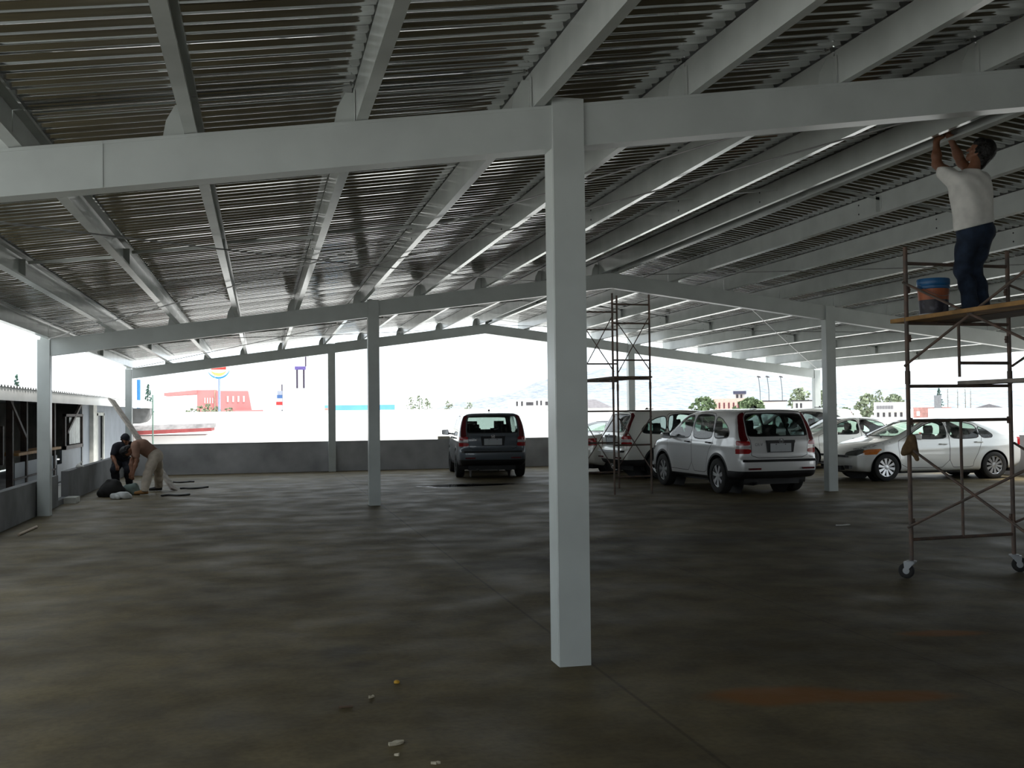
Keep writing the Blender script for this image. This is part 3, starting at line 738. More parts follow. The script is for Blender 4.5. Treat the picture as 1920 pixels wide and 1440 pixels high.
SEDAN = dict(
    side=[(-.70,.28),(-.82,.36),(-.87,.52),(-.865,.66),(-.845,.74),(-.85,.90),(-.82,1.0),(-.76,1.035),(-.50,1.06),(-.28,1.095),(.02,1.225),(.32,1.34),(.65,1.405),(1.0,1.432),(1.3,1.425),(1.62,1.375),(2.05,1.21),(2.55,.985),(2.78,.925),(3.1,.855),(3.35,.765),(3.52,.66),(3.60,.54),(3.61,.40),(3.56,.28),(3.40,.21),(3.0,.19),(1.5,.19),(.4,.19),(-.4,.22)],
    sec=[(0,.15),(.72,.165),(.815,.25),(.855,.45),(.872,.64),(.86,.80),(.83,.93),(.79,1.01),(.675,1.28),(.60,1.375),(.44,1.445),(.2,1.465),(0,1.47),(-.3,1.47),(-.3,.15)],
    plan=[(-.90,-.4),(-.90,.5),(-.84,.68),(-.66,.80),(-.2,.86),(.8,.875),(2.3,.875),(2.9,.85),(3.3,.73),(3.52,.52),(3.63,.2),(3.63,-.4)],
    wb=2.70, r=.315, ra=.355, xm=1.15, bowf=.20, bowr=.12, lo=-1.05, hi=3.8, h=1.45, lip=.012, k=.09, crease=(.76, -.02), dark=False,
    windows=[('front', [(2.20,.965),(2.02,1.075),(1.72,1.235),(1.45,1.315),(1.20,1.335),(1.17,.945)]), ('rear', [(1.09,.945),(1.11,1.34),(.75,1.315),(.42,1.235),(.36,.955)]), ('quarter', [(.30,.96),(.35,1.205),(.16,1.12),(.02,1.01),(.05,.965)])],
    ws=[(-.3,1.0),(.64,1.0),(.70,1.03),(.585,1.32),(.54,1.365),(-.3,1.375)], wsx=1.3,
    rw=[(-.3,1.12),(.55,1.12),(.60,1.15),(.52,1.36),(.46,1.385),(-.3,1.39)], rwx=.7,
    rearmax=-.45, frontmin=2.9,
    rearlamps=[('brake', [(.42,.77),(.40,.93),(.9,.97),(.9,.77)], M['redlens'], .22)],
    frontlamps=[('amber', [(.74,.60),(.74,.72),(.95,.76),(.95,.63)], M['amber'], .62), ('head', [(.40,.585),(.42,.665),(.75,.75),(.75,.585)], M['headlens'], .42)],
    trim=[lambda W: W[:, 2] - .205],
    doors=[('front', [(2.36,.30),(2.42,.90),(2.24,.98),(2.0,1.13),(1.70,1.29),(1.42,1.36),(1.135,1.375),(1.135,.29)]), ('rear', [(1.13,.29),(1.13,1.375),(.72,1.36),(.34,1.27),(.30,1.0),(.34,.80),(.42,.60),(.52,.42),(.54,.29)])],
    hatch=[(-.3,.72),(.42,.72),(.44,.92),(.60,1.02),(.62,1.09),(-.3,1.10)], hatchx=-.25, hname='trunk_lid',
    hoodx=[2.45, 3.5], hoodz=[.915, .70], handles={'front': (1.30, .815), 'rear': (.40, .85)}, hy=.85, hmat=M['paint'], rglass=M['glass'],
    track=1.50, tw=.20, rr=.215, nsp=10, wid=.87, gc=.16, seats=[(1.25,.38),(.30,.26)], dash=[(1.95,.90),(2.5,.97),(2.5,.6),(2.1,.6)], mirror=(2.0, .84, 1.0), extra=sedan_extra)

suv = build_car('suv', SUV)
sedan = build_car('sedan', SEDAN)
def recolor(o, c):
    o.color = tuple(c) + (1,)
    for ch in o.children: recolor(ch, c)
def park(src, first, label, x, y, ang, color, group=None):
    o = src if first else copy_tree(src)
    o.location = (x, y, 0); o.rotation_euler = (0, 0, ang); tag(o, label, 'car', group); recolor(o, color); return o
SILVER, GREY, WHITE = (.70, .70, .70), (.10, .12, .145), (.80, .79, .74)
park(suv, True, 'silver suv seen from behind beside the steel column, blank plate on its tailgate', 9.705, 19.83, 1.6195, SILVER)
park(suv, False, 'dark grey suv standing alone near the back parapet, seen from behind', 5.763, 27.13, 1.458, GREY)
park(suv, False, 'white suv behind the rear scaffold, red taillight facing left', 9.38, 25.3, .06, WHITE)
park(suv, False, 'white suv farthest back, beyond the silver suv and the steel column', 16.75, 29.75, 3.11, WHITE)
park(sedan, True, 'nearest white sedan parked sideways behind the wheeled scaffold', 16.49, 22.26, 3.0936, (.86, .87, .85))
park(sedan, False, 'white sedan just behind the nearest white sedan, mostly hidden by it', 17.35, 27.3, 3.08, WHITE)
park(sedan, False, 'pale sedan partly hidden by the foreground column, rear toward the left', 8.73, 27.55, .45, WHITE)

# ------------------------------------------------------------------ people
def capd(P, a, b, ra, rb):
    a = np.array(a, float); b = np.array(b, float); d = b - a
    t = np.clip(((P - a) @ d) / (d @ d + 1e-9), 0, 1)
    return np.linalg.norm(P - a - t[:, None] * d, axis=1) - (ra + (rb - ra) * t)
class Body:
    def __init__(s): s.p = []
    def c(s, a, b, ra, rb=None, k=.035): s.p.append((np.array(a, float), np.array(b, float), ra, ra if rb is None else rb, k)); return s
    def chain(s, pts, rs, k=.03):
        for i in range(len(pts) - 1): s.c(pts[i], pts[i+1], rs[i], rs[i+1], k)
        return s
    def sdf(s, infl=0.0, planes=(), wr=0.0):
        pr = s.p
        def f(P):
            d = np.full(len(P), .5)
            for a, b, ra, rb, k in pr:
                e = capd(P, a, b, ra + infl, rb + infl); d = smin(d, e, k)
            if wr: d = d - wr * (np.sin(P[:, 0]*31 + P[:, 2]*17 + 2*np.sin(P[:, 2]*9)) * np.sin(P[:, 1]*27 - P[:, 2]*11 + 1.7) )
            for n, o in planes: d = smax(d, (P - np.array(o)) @ np.array(n), .012)
            return d
        def field(ax, G):
            F = np.full(G.shape[:3], .5)
            for a, b, ra, rb, k in pr:
                r = max(ra, rb) + infl + .07; lo = np.minimum(a, b) - r; hi = np.maximum(a, b) + r
                sl = tuple(slice(max(0, np.searchsorted(ax[i], lo[i]) - 1), np.searchsorted(ax[i], hi[i]) + 1) for i in range(3))
                g = G[sl]
                if g.size == 0: continue
                e = capd(g.reshape(-1, 3), a, b, ra + infl, rb + infl).reshape(g.shape[:3]); F[sl] = smin(F[sl], e, k)
            if wr or planes:
                near = np.argwhere(np.abs(F) < .3)
                P = G[tuple(near.T)]; d = F[tuple(near.T)]
                if wr: d = d - wr * (np.sin(P[:, 0]*31 + P[:, 2]*17 + 2*np.sin(P[:, 2]*9)) * np.sin(P[:, 1]*27 - P[:, 2]*11 + 1.7))
                for n, o in planes: d = smax(d, (P - np.array(o)) @ np.array(n), .012)
                F[tuple(near.T)] = d
            return F
        A = np.array([p[0] for p in pr] + [p[1] for p in pr]); m = max(max(p[2], p[3]) for p in pr) + infl + .05
        return f, A.min(0) - m, A.max(0) + m, field
    def mesh(s, name, m, parent, h=.012, **kw):
        f, lo, hi, field = s.sdf(**kw)
        V, Q = nets(f, lo, hi, h, field)
        me = bpy.data.meshes.new(name); me.from_pydata(V.tolist(), [], Q.tolist()); me.materials.append(m)
        me.polygons.foreach_set('use_smooth', [True] * len(Q)); me.update()
        g = grad(f, V); g /= np.maximum(np.linalg.norm(g, axis=1), 1e-9)[:, None]; me.normals_split_custom_set_from_vertices(g.tolist())
        o = bpy.data.objects.new(name, me); COL.objects.link(o); o.parent = parent; return o
def v3(*a): return np.array(a, float)
def unit(a): a = np.array(a, float); return a / np.linalg.norm(a)
def hand(B, wr, fwd, side, palm_n, curl=.6, thumb=1, s=1.0):
    """palm from the wrist along fwd; side = across the knuckles towards the index finger; palm_n = out of the palm"""
    fwd, side, palm_n = unit(fwd), unit(side), unit(palm_n); wr = np.array(wr, float)
    for k in (-.022, 0, .024): B.c(wr + side * k * .6 * s, wr + fwd * .08 * s + side * k * s, .016 * s, .0135 * s, .02)
    for i, (k, l) in enumerate(((-.032, .058), (-.011, .072), (.011, .078), (.032, .070))):
        p = wr + fwd * .086 * s + side * k * s; d = fwd; pts = [p]
        for j, f_ in enumerate((.45, .32, .25)):
            an = curl * (j + .6) * (.85 + .08 * i); d = unit(fwd * math.cos(an) + palm_n * math.sin(an)); p = p + d * l * f_ * s; pts.append(p)
        B.chain(pts, [.0098 * s, .0094 * s, .0088 * s, .0078 * s], .006)
    p = wr + fwd * .022 * s + side * .028 * s; q = p + (fwd * .6 + side * .7 + palm_n * .35) * .036 * s; r = q + (fwd * .85 + side * .1 + palm_n * .5) * .032 * s
    B.chain([p, q, r], [.0135 * s, .0112 * s, .0092 * s], .008)
def head(B, c, up, fwd, s=1.0):
    up, fwd = unit(up), unit(fwd); fwd = unit(fwd - up * (fwd @ up)); rt = np.cross(fwd, up); c = np.array(c, float)
    B.c(c + up * .035 * s - fwd * .018 * s, c + up * .03 * s + fwd * .022 * s, .083 * s, .078 * s, .03)       # cranium
    B.c(c - up * .02 * s + fwd * .035 * s, c - up * .088 * s + fwd * .062 * s, .058 * s, .031 * s, .03)         # face to chin
    B.c(c + up * .004 * s + fwd * .094 * s, c - up * .034 * s + fwd * .112 * s, .009 * s, .0135 * s, .012)      # nose
    B.c(c + up * .022 * s + fwd * .085 * s - rt * .035 * s, c + up * .022 * s + fwd * .085 * s + rt * .035 * s, .013 * s, .013 * s, .014)  # brow
    B.c(c - up * .066 * s + fwd * .093 * s - rt * .016 * s, c - up * .066 * s + fwd * .093 * s + rt * .016 * s, .0085 * s, .0085 * s, .01) # lips
    for q in (1, -1):
        e = c + rt * q * .082 * s - up * .008 * s - fwd * .005 * s
        B.c(e + up * .022 * s - fwd * .008 * s, e - up * .024 * s + fwd * .004 * s, .011 * s, .008 * s, .012)
        B.c(c + rt * q * .05 * s - up * .02 * s + fwd * .062 * s, c + rt * q * .045 * s - up * .03 * s + fwd * .06 * s, .02 * s, .02 * s, .02)   # cheek
    return c, up, fwd, rt
def hair(name, H, parent, m, s=1.0, back=.1):
    c, up, fwd, rt = H; B = Body()
    B.c(c + up * .055 * s - fwd * .022 * s, c + up * .058 * s + fwd * .03 * s, .083 * s, .066 * s, .03)
    B.c(c + up * .02 * s - fwd * .04 * s, c - up * back * .6 * s - fwd * .05 * s, .082 * s, .055 * s, .03)
    rnd = random.Random(4)
    for k in range(46):
        a, b_ = rnd.uniform(-1, 1), rnd.uniform(-.9, 1); n = unit(up * max(-.35, b_) + rt * a - fwd * rnd.uniform(-.35, 1.0))
        p = c + up * .04 * s - fwd * .02 * s + n * .078 * s; B.c(p, p + (n * .4 - up * .3 + rt * rnd.uniform(-.3, .3)) * .045 * s, .017 * s, .007 * s, .014)
    return B.mesh(name, m, parent, h=.009)
def eyes(H, parent, s=1.0):
    c, up, fwd, rt = H
    for q in (1, -1):
        p = c + rt * q * .031 * s + up * .002 * s + fwd * .083 * s
        e = MB(); e.lathe([(0, -.011), (.006, -.009), (.0105, -.003), (.0105, .003), (.006, .009), (0, .011)], (0, 0, 0), 2, 10)
        o = e.obj('eye', M['boot'], parent, True); o.location = p

def shoe(parent, ank, toe, m, s=1.0):
    ank, toe = np.array(ank, float), np.array(toe, float); d = toe - ank; d[2] = 0; d = unit(d); z0 = ank[2]
    B = Body(); heel = ank - d * .035 * s; heel[2] = z0 - .035 * s
    B.c(ank + v3(0, 0, .05 * s), ank - v3(0, 0, .01), .05 * s, .046 * s, .03)
    B.c(heel, heel + d * .12 * s, .042 * s, .045 * s, .03); B.c(heel + d * .10 * s + v3(0, 0, .0), heel + d * .215 * s - v3(0, 0, .006 * s), .045 * s, .037 * s, .03)
    zf = heel[2] - .038 * s
    o = B.mesh('shoe', m, parent, h=.011, planes=(((0, 0, -1), (0, 0, zf)),)); return o

# painter on the scaffold
t = thing('person', 'person on the high scaffold plank, white shirt and blue jeans, arms raised', 'person', (6.68, 9.02, 2.557))
B = Body(); TH = {}
pel, wst, chs, nk = v3(.085, -.015, .83), v3(.06, -.035, 1.0), v3(.03, -.03, 1.19), v3(.04, -.035, 1.375)
B.c(pel + v3(-.06, -.01, 0), pel + v3(.065, .01, .0), .105, .105, .05); B.c(pel, wst, .125, .118, .06)
B.c(wst + v3(-.035, 0, 0), chs + v3(-.055, 0, 0), .10, .115, .06); B.c(wst + v3(.04, 0, 0), chs + v3(.065, .0, 0), .10, .118, .06)
B.c(chs + v3(-.08, .01, .09), chs + v3(.09, .02, .09), .095, .095, .06)
B.c(chs + v3(0, 0, .1), nk, .075, .062, .05); B.c(nk, v3(.085, -.055, 1.50), .058, .056, .03)
H = head(B, v3(.115, -.06, 1.575), v3(.35, -.45, .82), v3(-.62, .62, .5))
for sh, el, wr, sd in ((v3(-.13, .0, 1.315), v3(-.205, .165, 1.50), v3(-.205, .165, 1.715), -1), (v3(.17, .02, 1.325), v3(.115, .225, 1.545), v3(.015, .225, 1.745), 1)):
    B.chain([sh, (sh * .5 + el * .5), el], [.062, .053, .044], .04); B.chain([el, el * .6 + wr * .4, wr], [.043, .044, .028], .03)
hand(B, (-.205, .165, 1.722), (.30, .02, .93), (.55, -.8, 0), (.8, .5, -.1), .55)
hand(B, (.012, .223, 1.752), (-.55, -.02, .82), (.2, -.9, .2), (-.5, .7, -.3), .55)
LEG = []
for hp, kn, an in ((v3(.0, -.02, .80), v3(.045, .15, .46), v3(.0, -.03, .08)), (v3(.165, .0, .80), v3(.185, .18, .465), v3(.19, .05, .08))):
    LEG.append((hp, kn, an)); B.chain([hp, hp * .5 + kn * .5, kn], [.098, .083, .062], .04); B.chain([kn, kn * .7 + an * .3 + v3(0, -.015, 0), an], [.06, .062, .04], .04)
    B.c(an, an + v3(-.02, .15, -.035), .035, .03, .03)
body = B.mesh('body', M['skin'], t, h=.0095)
Sx = Body(); 
Sx.c(pel + v3(-.06, -.01, .06), pel + v3(.065, .01, .06), .105, .105, .06); Sx.c(pel + v3(0, 0, .03), wst, .13, .122, .06)
Sx.c(wst + v3(-.045, 0, 0), chs + v3(-.06, 0, 0), .105, .118, .06); Sx.c(wst + v3(.045, 0, 0), chs + v3(.07, 0, 0), .105, .12, .06)
Sx.c(chs + v3(-.08, .01, .09), chs + v3(.10, .02, .09), .098, .098, .06); Sx.c(chs + v3(0, 0, .1), nk - v3(0, 0, .02), .085, .07, .05)
Sx.c(v3(-.13, .0, 1.315), v3(-.172, .09, 1.41), .068, .066, .04); Sx.c(v3(.17, .02, 1.325), v3(.15, .10, 1.42), .068, .06, .04)
Sx.c(v3(-.02, -.03, .86), v3(-.05, -.03, 1.15), .11, .11, .06)
Sx.mesh('shirt', M['shirt'], t, h=.0115, infl=.017, wr=.006, planes=((unit((.25, 0, -1)), (0, 0, .845)), (unit((.1, -.1, 1)), (0, 0, 1.425))))
Jx = Body(); Jx.c(pel + v3(-.06, -.01, 0), pel + v3(.065, .01, .0), .108, .108, .06); Jx.c(pel, pel + v3(-.005, 0, .09), .122, .118, .06)
for hp, kn, an in LEG: Jx.chain([hp, hp * .5 + kn * .5, kn], [.098, .082, .066], .05); Jx.chain([kn, kn * .6 + an * .4 + v3(0, -.02, 0), an - v3(0, 0, .03)], [.064, .064, .064], .05)
Jx.mesh('jeans', M['jeans'], t, h=.0125, infl=.013, wr=.004, planes=((unit((.1, 0, 1)), (.09, 0, .925)), ((0, 0, -1), (0, 0, .035))))
hair('hair', H, t, M['hair'], 1.12, .13); eyes(H, t)
for (hp, kn, an), tw in zip(LEG, (v3(-.03, .16, 0), v3(.0, .2, 0))): shoe(t, an, an + tw, M['boot'])
# tool in the painter's hands
q = MB(); q.hexa([(-.13, .205, 1.835), (-.05, .245, 1.835), (-.05, .255, 1.835), (-.13, .215, 1.835), (-.13, .205, 1.868), (-.05, .245, 1.868), (-.05, .255, 1.868), (-.13, .215, 1.868)])
o = q.obj('paint_scraper', M['shirt']); o.location = (6.68, 9.02, 2.557); tag(o, 'small white scraper held in the raised hands of the painter', 'tool')

# bending worker in tan shirt
t = thing('person', 'person in tan shirt and cream trousers bending forward near the left wall', 'person', (-2.35, 24.3, 0))
o_ = v3(-2.35, 24.3, 0); B = Body()
wst = v3(.05, .05, .86); pel = v3(.12, .02, .80); chs = v3(-.14, -.08, 1.02); sho = v3(-.26, -.14, 1.05); nk = v3(-.33, -.16, 1.00)
B.c(pel + v3(0, -.09, 0), pel + v3(0, .09, 0), .115, .115, .06); B.c(pel, wst, .13, .125, .06); B.c(wst, chs, .125, .14, .06)
B.c(chs + v3(0, -.08, 0), sho + v3(0, -.12, 0), .11, .08, .06); B.c(chs + v3(0, .08, 0), sho + v3(0, .12, 0), .11, .08, .06); B.c(sho, nk, .085, .062, .05); B.c(nk, v3(-.41, -.18, .965), .056, .055, .03)
H = head(B, v3(-.455, -.18, .925), v3(-.8, -.1, -.45), v3(-.35, 0, -.9))
ARM = []
for sh, el, wr in ((sho + v3(0, -.18, -.02), v3(-.23, -.36, .73), v3(-.30, -.42, .47)), (sho + v3(0, .18, -.02), v3(-.36, .10, .73), v3(-.38, -.02, .47))):
    ARM.append((sh, el)); B.chain([sh, sh*.5+el*.5, el], [.064, .055, .045], .04); B.chain([el, el*.6+wr*.4, wr], [.044, .043, .028], .03)
    hand(B, wr - v3(0, 0, .005), (-.15, -.1, -1), (-.8, .3, 0), (.3, .9, 0), .5)
LEG = []
for hp, kn, an in ((v3(.10, -.11, .78), v3(-.02, -.24, .43), v3(-.07, -.40, .085)), (v3(.13, .10, .78), v3(.14, .40, .44), v3(.12, .66, .085))):
    LEG.append((hp, kn, an)); B.chain([hp, hp*.5+kn*.5, kn], [.10, .085, .063], .04); B.chain([kn, kn*.7+an*.3+v3(.02, 0, 0), an], [.06, .062, .04], .04); B.c(an, an + v3(-.15, -.03, -.035), .035, .03, .03)
B.mesh('body', M['skin'], t, h=.013)
Sx = Body(); Sx.c(wst, chs, .128, .143, .06); Sx.c(chs + v3(0, -.08, 0), sho + v3(0, -.12, 0), .112, .085, .06); Sx.c(chs + v3(0, .08, 0), sho + v3(0, .12, 0), .112, .085, .06); Sx.c(sho, nk - v3(-.03, 0, 0), .088, .07, .05)
for sh, el in ARM: Sx.c(sh, sh*.35+el*.65, .068, .06, .04)
Sx.mesh('shirt', M['tan'], t, h=.016, infl=.016, wr=.005)
Jx = Body(); Jx.c(pel + v3(0, -.09, 0), pel + v3(0, .09, 0), .118, .118, .06); Jx.c(pel, wst - v3(.02, 0, 0), .133, .128, .06)
for hp, kn, an in LEG: Jx.chain([hp, hp*.5+kn*.5, kn], [.105, .092, .078], .05); Jx.chain([kn, kn*.6+an*.4, an + v3(0, 0, .02)], [.076, .075, .07], .05)
Jx.mesh('trousers', M['cream'], t, h=.016, infl=.014, wr=.004, planes=((unit((-.8, 0, .5)), (-.035, 0, .93)), ((0, 0, -1), (0, 0, .07))))
hair('hair', H, t, M['hair'], 1.05, .12); eyes(H, t)
for hp, kn, an in LEG: shoe(t, an, an + v3(-.2, -.04, 0), M['orangeboot'] if an[1] < 0 else M['boot'])
q = MB(); q.lathe([(.137, -.02), (.142, 0), (.137, .02)], (0, 0, 0), 2, 24); b_ = q.obj('belt', M['boot'], t, True); b_.location = wst + v3(.0, 0, -.005); b_.rotation_euler = (0, -1.0, 0); b_.scale = (1, 1.2, 1)

# second worker, dark clothes
t = thing('person', 'person in dark clothes and black cap crouching in front of the left wall', 'person', (-3.15, 26.4, 0))
B = Body(); pel = v3(-.05, .15, .62); wst = v3(-.03, .08, .74); chs = v3(.02, -.06, .88); sho = v3(.05, -.14, .98); nk = v3(.07, -.19, 1.04)
B.c(pel + v3(-.09, 0, 0), pel + v3(.09, 0, 0), .115, .115, .06); B.c(pel, wst, .13, .125, .06); B.c(wst, chs, .125, .14, .06)
B.c(chs + v3(-.08, 0, 0), sho + v3(-.13, 0, 0), .11, .08, .06); B.c(chs + v3(.08, 0, 0), sho + v3(.13, 0, 0), .11, .08, .06); B.c(sho, nk, .08, .062, .05); B.c(nk, v3(.085, -.25, 1.09), .056, .055, .03)
H = head(B, v3(.09, -.28, 1.12), v3(.05, -.35, .9), v3(.5, -.8, -.35))
ARM = []
for sh, el, wr in ((sho + v3(-.19, 0, -.02), v3(-.20, -.24, .74), v3(-.10, -.42, .56)), (sho + v3(.19, 0, -.02), v3(.26, -.26, .74), v3(.20, -.45, .56))):
    ARM.append((sh, el, wr)); B.chain([sh, sh*.5+el*.5, el], [.064, .055, .045], .04); B.chain([el, el*.6+wr*.4, wr], [.044, .043, .028], .03)
    hand(B, wr, (.3, -.4, -.85), (.8, .4, 0), (-.3, .7, -.2), .5)
LEG = []
for hp, kn, an in ((v3(-.12, .13, .60), v3(-.16, -.22, .44), v3(-.15, .02, .085)), (v3(.08, .13, .60), v3(.14, -.2, .42), v3(.13, .06, .085))):
    LEG.append((hp, kn, an)); B.chain([hp, hp*.5+kn*.5, kn], [.10, .085, .063], .04); B.chain([kn, kn*.7+an*.3, an], [.06, .062, .04], .04); B.c(an, an + v3(.02, -.15, -.035), .035, .03, .03)
B.mesh('body', M['skin'], t, h=.013)
Sx = Body(); Sx.c(wst, chs, .13, .145, .06); Sx.c(chs + v3(-.08, 0, 0), sho + v3(-.13, 0, 0), .112, .085, .06); Sx.c(chs + v3(.08, 0, 0), sho + v3(.13, 0, 0), .112, .085, .06); Sx.c(sho, nk, .085, .068, .05); Sx.c(pel + v3(0, 0, .03), wst, .13, .13, .06)
for i, (sh, el, wr) in enumerate(ARM): Sx.c(sh, sh*.3+el*.7, .068, .06, .04)
Sx.mesh('shirt', M['darkcloth'], t, h=.016, infl=.018, wr=.005)
Jx = Body(); Jx.c(pel + v3(-.09, 0, 0), pel + v3(.09, 0, 0), .118, .118, .06)
for hp, kn, an in LEG: Jx.chain([hp, hp*.5+kn*.5, kn], [.105, .092, .078], .05); Jx.chain([kn, kn*.6+an*.4, an + v3(0, 0, .02)], [.076, .075, .07], .05)
Jx.mesh('trousers', M['darkcloth'], t, h=.016, infl=.014, wr=.004, planes=(((0, 0, -1), (0, 0, .07)),))
hair('hair', H, t, M['hair'], 1.05, .1); eyes(H, t)
c, up, fwd, rt = H; cp = Body(); cp.c(c + up*.07 - fwd*.02, c + up*.07 + fwd*.02, .088, .085, .03); cp.c(c + up*.05 + fwd*.09 - rt*.03, c + up*.05 + fwd*.09 + rt*.03, .02, .02, .02); cp.c(c + up*.05 + fwd*.11 - rt*.03, c + up*.045 + fwd*.15, .012, .012, .02)
cp.mesh('cap', M['darkcloth'], t, h=.012)
for hp, kn, an in LEG: shoe(t, an, an + v3(.03, -.2, 0), M['boot'])

# ------------------------------------------------------------------ scaffolds
def caster(parent, x, y, ang):
    r = .075; ca, sa = math.cos(ang), math.sin(ang)
    w_ = MB(); w_.lathe([(.03, -.02), (.045, -.022), (.062, -.022), (r, -.012), (r, .012), (.062, .022), (.045, .022), (.03, .02)], (0, 0, 0), 1, 24)
    o = w_.obj('caster_wheel', M['rubber'], parent, True); o.location = (x + .05*ca, y + .05*sa, r); o.rotation_euler = (0, 0, ang)
    h_ = MB(); h_.lathe([(0, -.024), (.03, -.024), (.034, -.02)], (0, 0, 0), 1, 14); h_.lathe([(.034, .02), (.03, .024), (0, .024)], (0, 0, 0), 1, 14)
    h_.obj('hub', M['plate'], o, True)
    b = MB()
    for s in (-1, 1): b.hexa([(.0-.012, s*.03-.002, .0), (.012, s*.03-.002, 0), (.012, s*.03+.002, 0), (-.012, s*.03+.002, 0), (-.085, s*.03-.002, .085), (.02, s*.03-.002, .085), (.02, s*.03+.002, .085), (-.085, s*.03+.002, .085)])
    b.box((-.085, -.032, .083), (.02, .032, .09)); b.lathe([(0, .089), (.05, .089), (.05, .1), (.02, .105), (.02, .14)], (-.05, 0, 0), 2, 14)
    f_ = b.obj('fork', M['plate'], parent, True); f_.location = (x + .05*ca, y + .05*sa, r); f_.rotation_euler = (0, 0, ang)
SC = thing('scaffold', 'brown wheeled scaffold tower on the right under the painter', 'scaffold', (0, 0, 0))
Lp, Mp, Rp, Sp = v3(6.18, 9.30, 0), v3(7.40, 9.38, 0), v3(6.30, 7.40, 0), v3(7.52, 7.48, 0)
def ladder(Pa, Pb, z0, z1, rails, midz, nm='ladder_frame'):
    a = MB()
    for p in (Pa, Pb): a.tube([p + v3(0, 0, z0), p + v3(0, 0, z1)], .0215, 10)
    for z in rails: a.tube([Pa + v3(0, 0, z), Pb + v3(0, 0, z)], .0165, 8)
    mid = (Pa + Pb) / 2
    for m0, m1 in midz: a.tube([mid + v3(0, 0, m0), mid + v3(0, 0, m1)], .015, 8)
    for p, sgn in ((Pa, 1), (Pb, -1)):
        for z in (z0 + .38, z1 - .42):
            d = unit(Pb - Pa) * sgn; a.tube([p + d*.02 + v3(0, 0, z), p + d*.05 + v3(0, -.0, z)], .01, 6); a.box(tuple(p + d*.02 + v3(-.02, -.012, z-.035)), tuple(p + d*.02 + v3(.02, .012, z+.035)))
    return a.obj(nm, M['rust'], SC, True)
for Pa, Pb in ((Lp, Mp), (Rp, Sp)):
    ladder(Pa, Pb, .17, 1.955, (.38, 1.54, 1.88), ((.38, 1.54),)); ladder(Pa, Pb, 1.97, 3.25, (2.50, 3.09), ((1.97, 2.50),)); q = MB(); q.tube([(Pa + Pb)/2 + v3(0, 0, 2.11), Pb + v3(0, 0, 2.11)], .0165, 8); q.obj('half_rung', M['rust'], SC, True)
    for p in (Pa, Pb):
        q = MB(); q.tube([p + v3(0, 0, 1.90), p + v3(0, 0, 2.03)], .027, 10); q.obj('coupler', M['rust'], SC, True)
for Pa, Pb in ((Lp, Rp), (Mp, Sp)):
    off = v3(-.03 if Pa is Lp else .03, 0, 0)
    for za, zb in ((1.30, .45), (.50, 1.28), (2.08, 2.95), (2.90, 2.1)):
        q = MB(); q.tube([Pa + off + v3(0, 0, za), Pb + off * (1.3 if za > zb else 1) + v3(0, 0, zb)], .013, 8); q.obj('cross_brace', M['rust'], SC, True)
for p, an in ((Lp, 2.3), (Mp, -.5), (Rp, 1.2), (Sp, .6)): caster(SC, p[0], p[1], an)
def plank(x0, x1, y0, y1, z, label, m=None):
    q = MB(); q.box((x0, y0, z), (x1, y1, z + .04)); o = q.obj('plank', m or M['plank']); bv = o.modifiers.new('bevel', 'BEVEL'); bv.width = .004; bv.segments = 2
    tag(o, label, 'plank', 'planks laid across the scaffold'); return o
plank(6.16, 6.46, 6.9, 9.55, 2.517, 'yellow brown plank on the tall scaffold carrying the paint bucket')
plank(6.50, 6.95, 7.0, 9.5, 2.517, 'wooden plank under the painter, behind the bucket plank', M['wood'])
plank(6.95, 7.2, 7.0, 9.6, 1.897, 'grey plank lying on the middle rung of the tall scaffold', M['palewood'])
# bucket
t = thing('paint_bucket', 'blue rimmed paint bucket with orange and dark label on the plank', 'bucket', (6.36, 9.12, 2.557))
q = MB(); q.lathe([(0, .0), (.128, 0), (.132, .01), (.145, .30), (.148, .345), (.142, .345), (.138, .30), (.126, .02), (0, .02)], n=36); q.obj('pail', mat('white pail plastic', (.55, .55, .55), .5), t, True)
q = MB(); q.lathe([(.1437, .255), (.152, .262), (.152, .285), (.147, .29), (.1535, .30), (.1535, .345), (.148, .356), (0, .352)], n=36); q.obj('lid', mat('blue plastic lid', (.012, .10, .25), .4), t, True)
q = MB(); q.lathe([(.1395, .15), (.1455, .255)], n=36); q.obj('label_band', mat('orange label', (.36, .10, .035), .5, 0, .25, 7), t, True)
q = MB(); q.lathe([(.1325, .018), (.1395, .15)], n=36); q.obj('label_band', mat('dark label', (.035, .03, .05), .5, 0, .5, 11, c2=(.16, .16, .2), lo=.5, hi=.75), t, True)
q = MB(); q.tube([(.15*math.cos(a), .15*math.sin(a), .30 - .12*math.sin(max(0, min(PI, (a-PI/2-PI/2)))) ) for a in np.linspace(PI*.95, PI*2.05, 17)], .0025, 6); q.obj('handle', M['rod'], t, True)
# rag / gloves hanging on the scaffold post
Bq = Body(); Bq.c((0, 0, 0), (-.05, -.02, -.10), .035, .045, .03); Bq.c((-.03, -.02, -.09), (-.09, -.03, -.13), .035, .03, .03); Bq.c((.01, -.03, .02), (.03, -.04, -.12), .03, .035, .03); Bq.c((0, -.03, -.06), (.04, -.05, -.19), .03, .02, .03)
rg = Bq.mesh('work_glove', mat('brown leather glove', (.16, .10, .045), .8, 0, .3, 20), None, h=.012, wr=.004); rg.location = (6.16, 9.255, 1.36); tag(rg, 'brown work glove tucked onto the left post of the tall scaffold', 'glove')

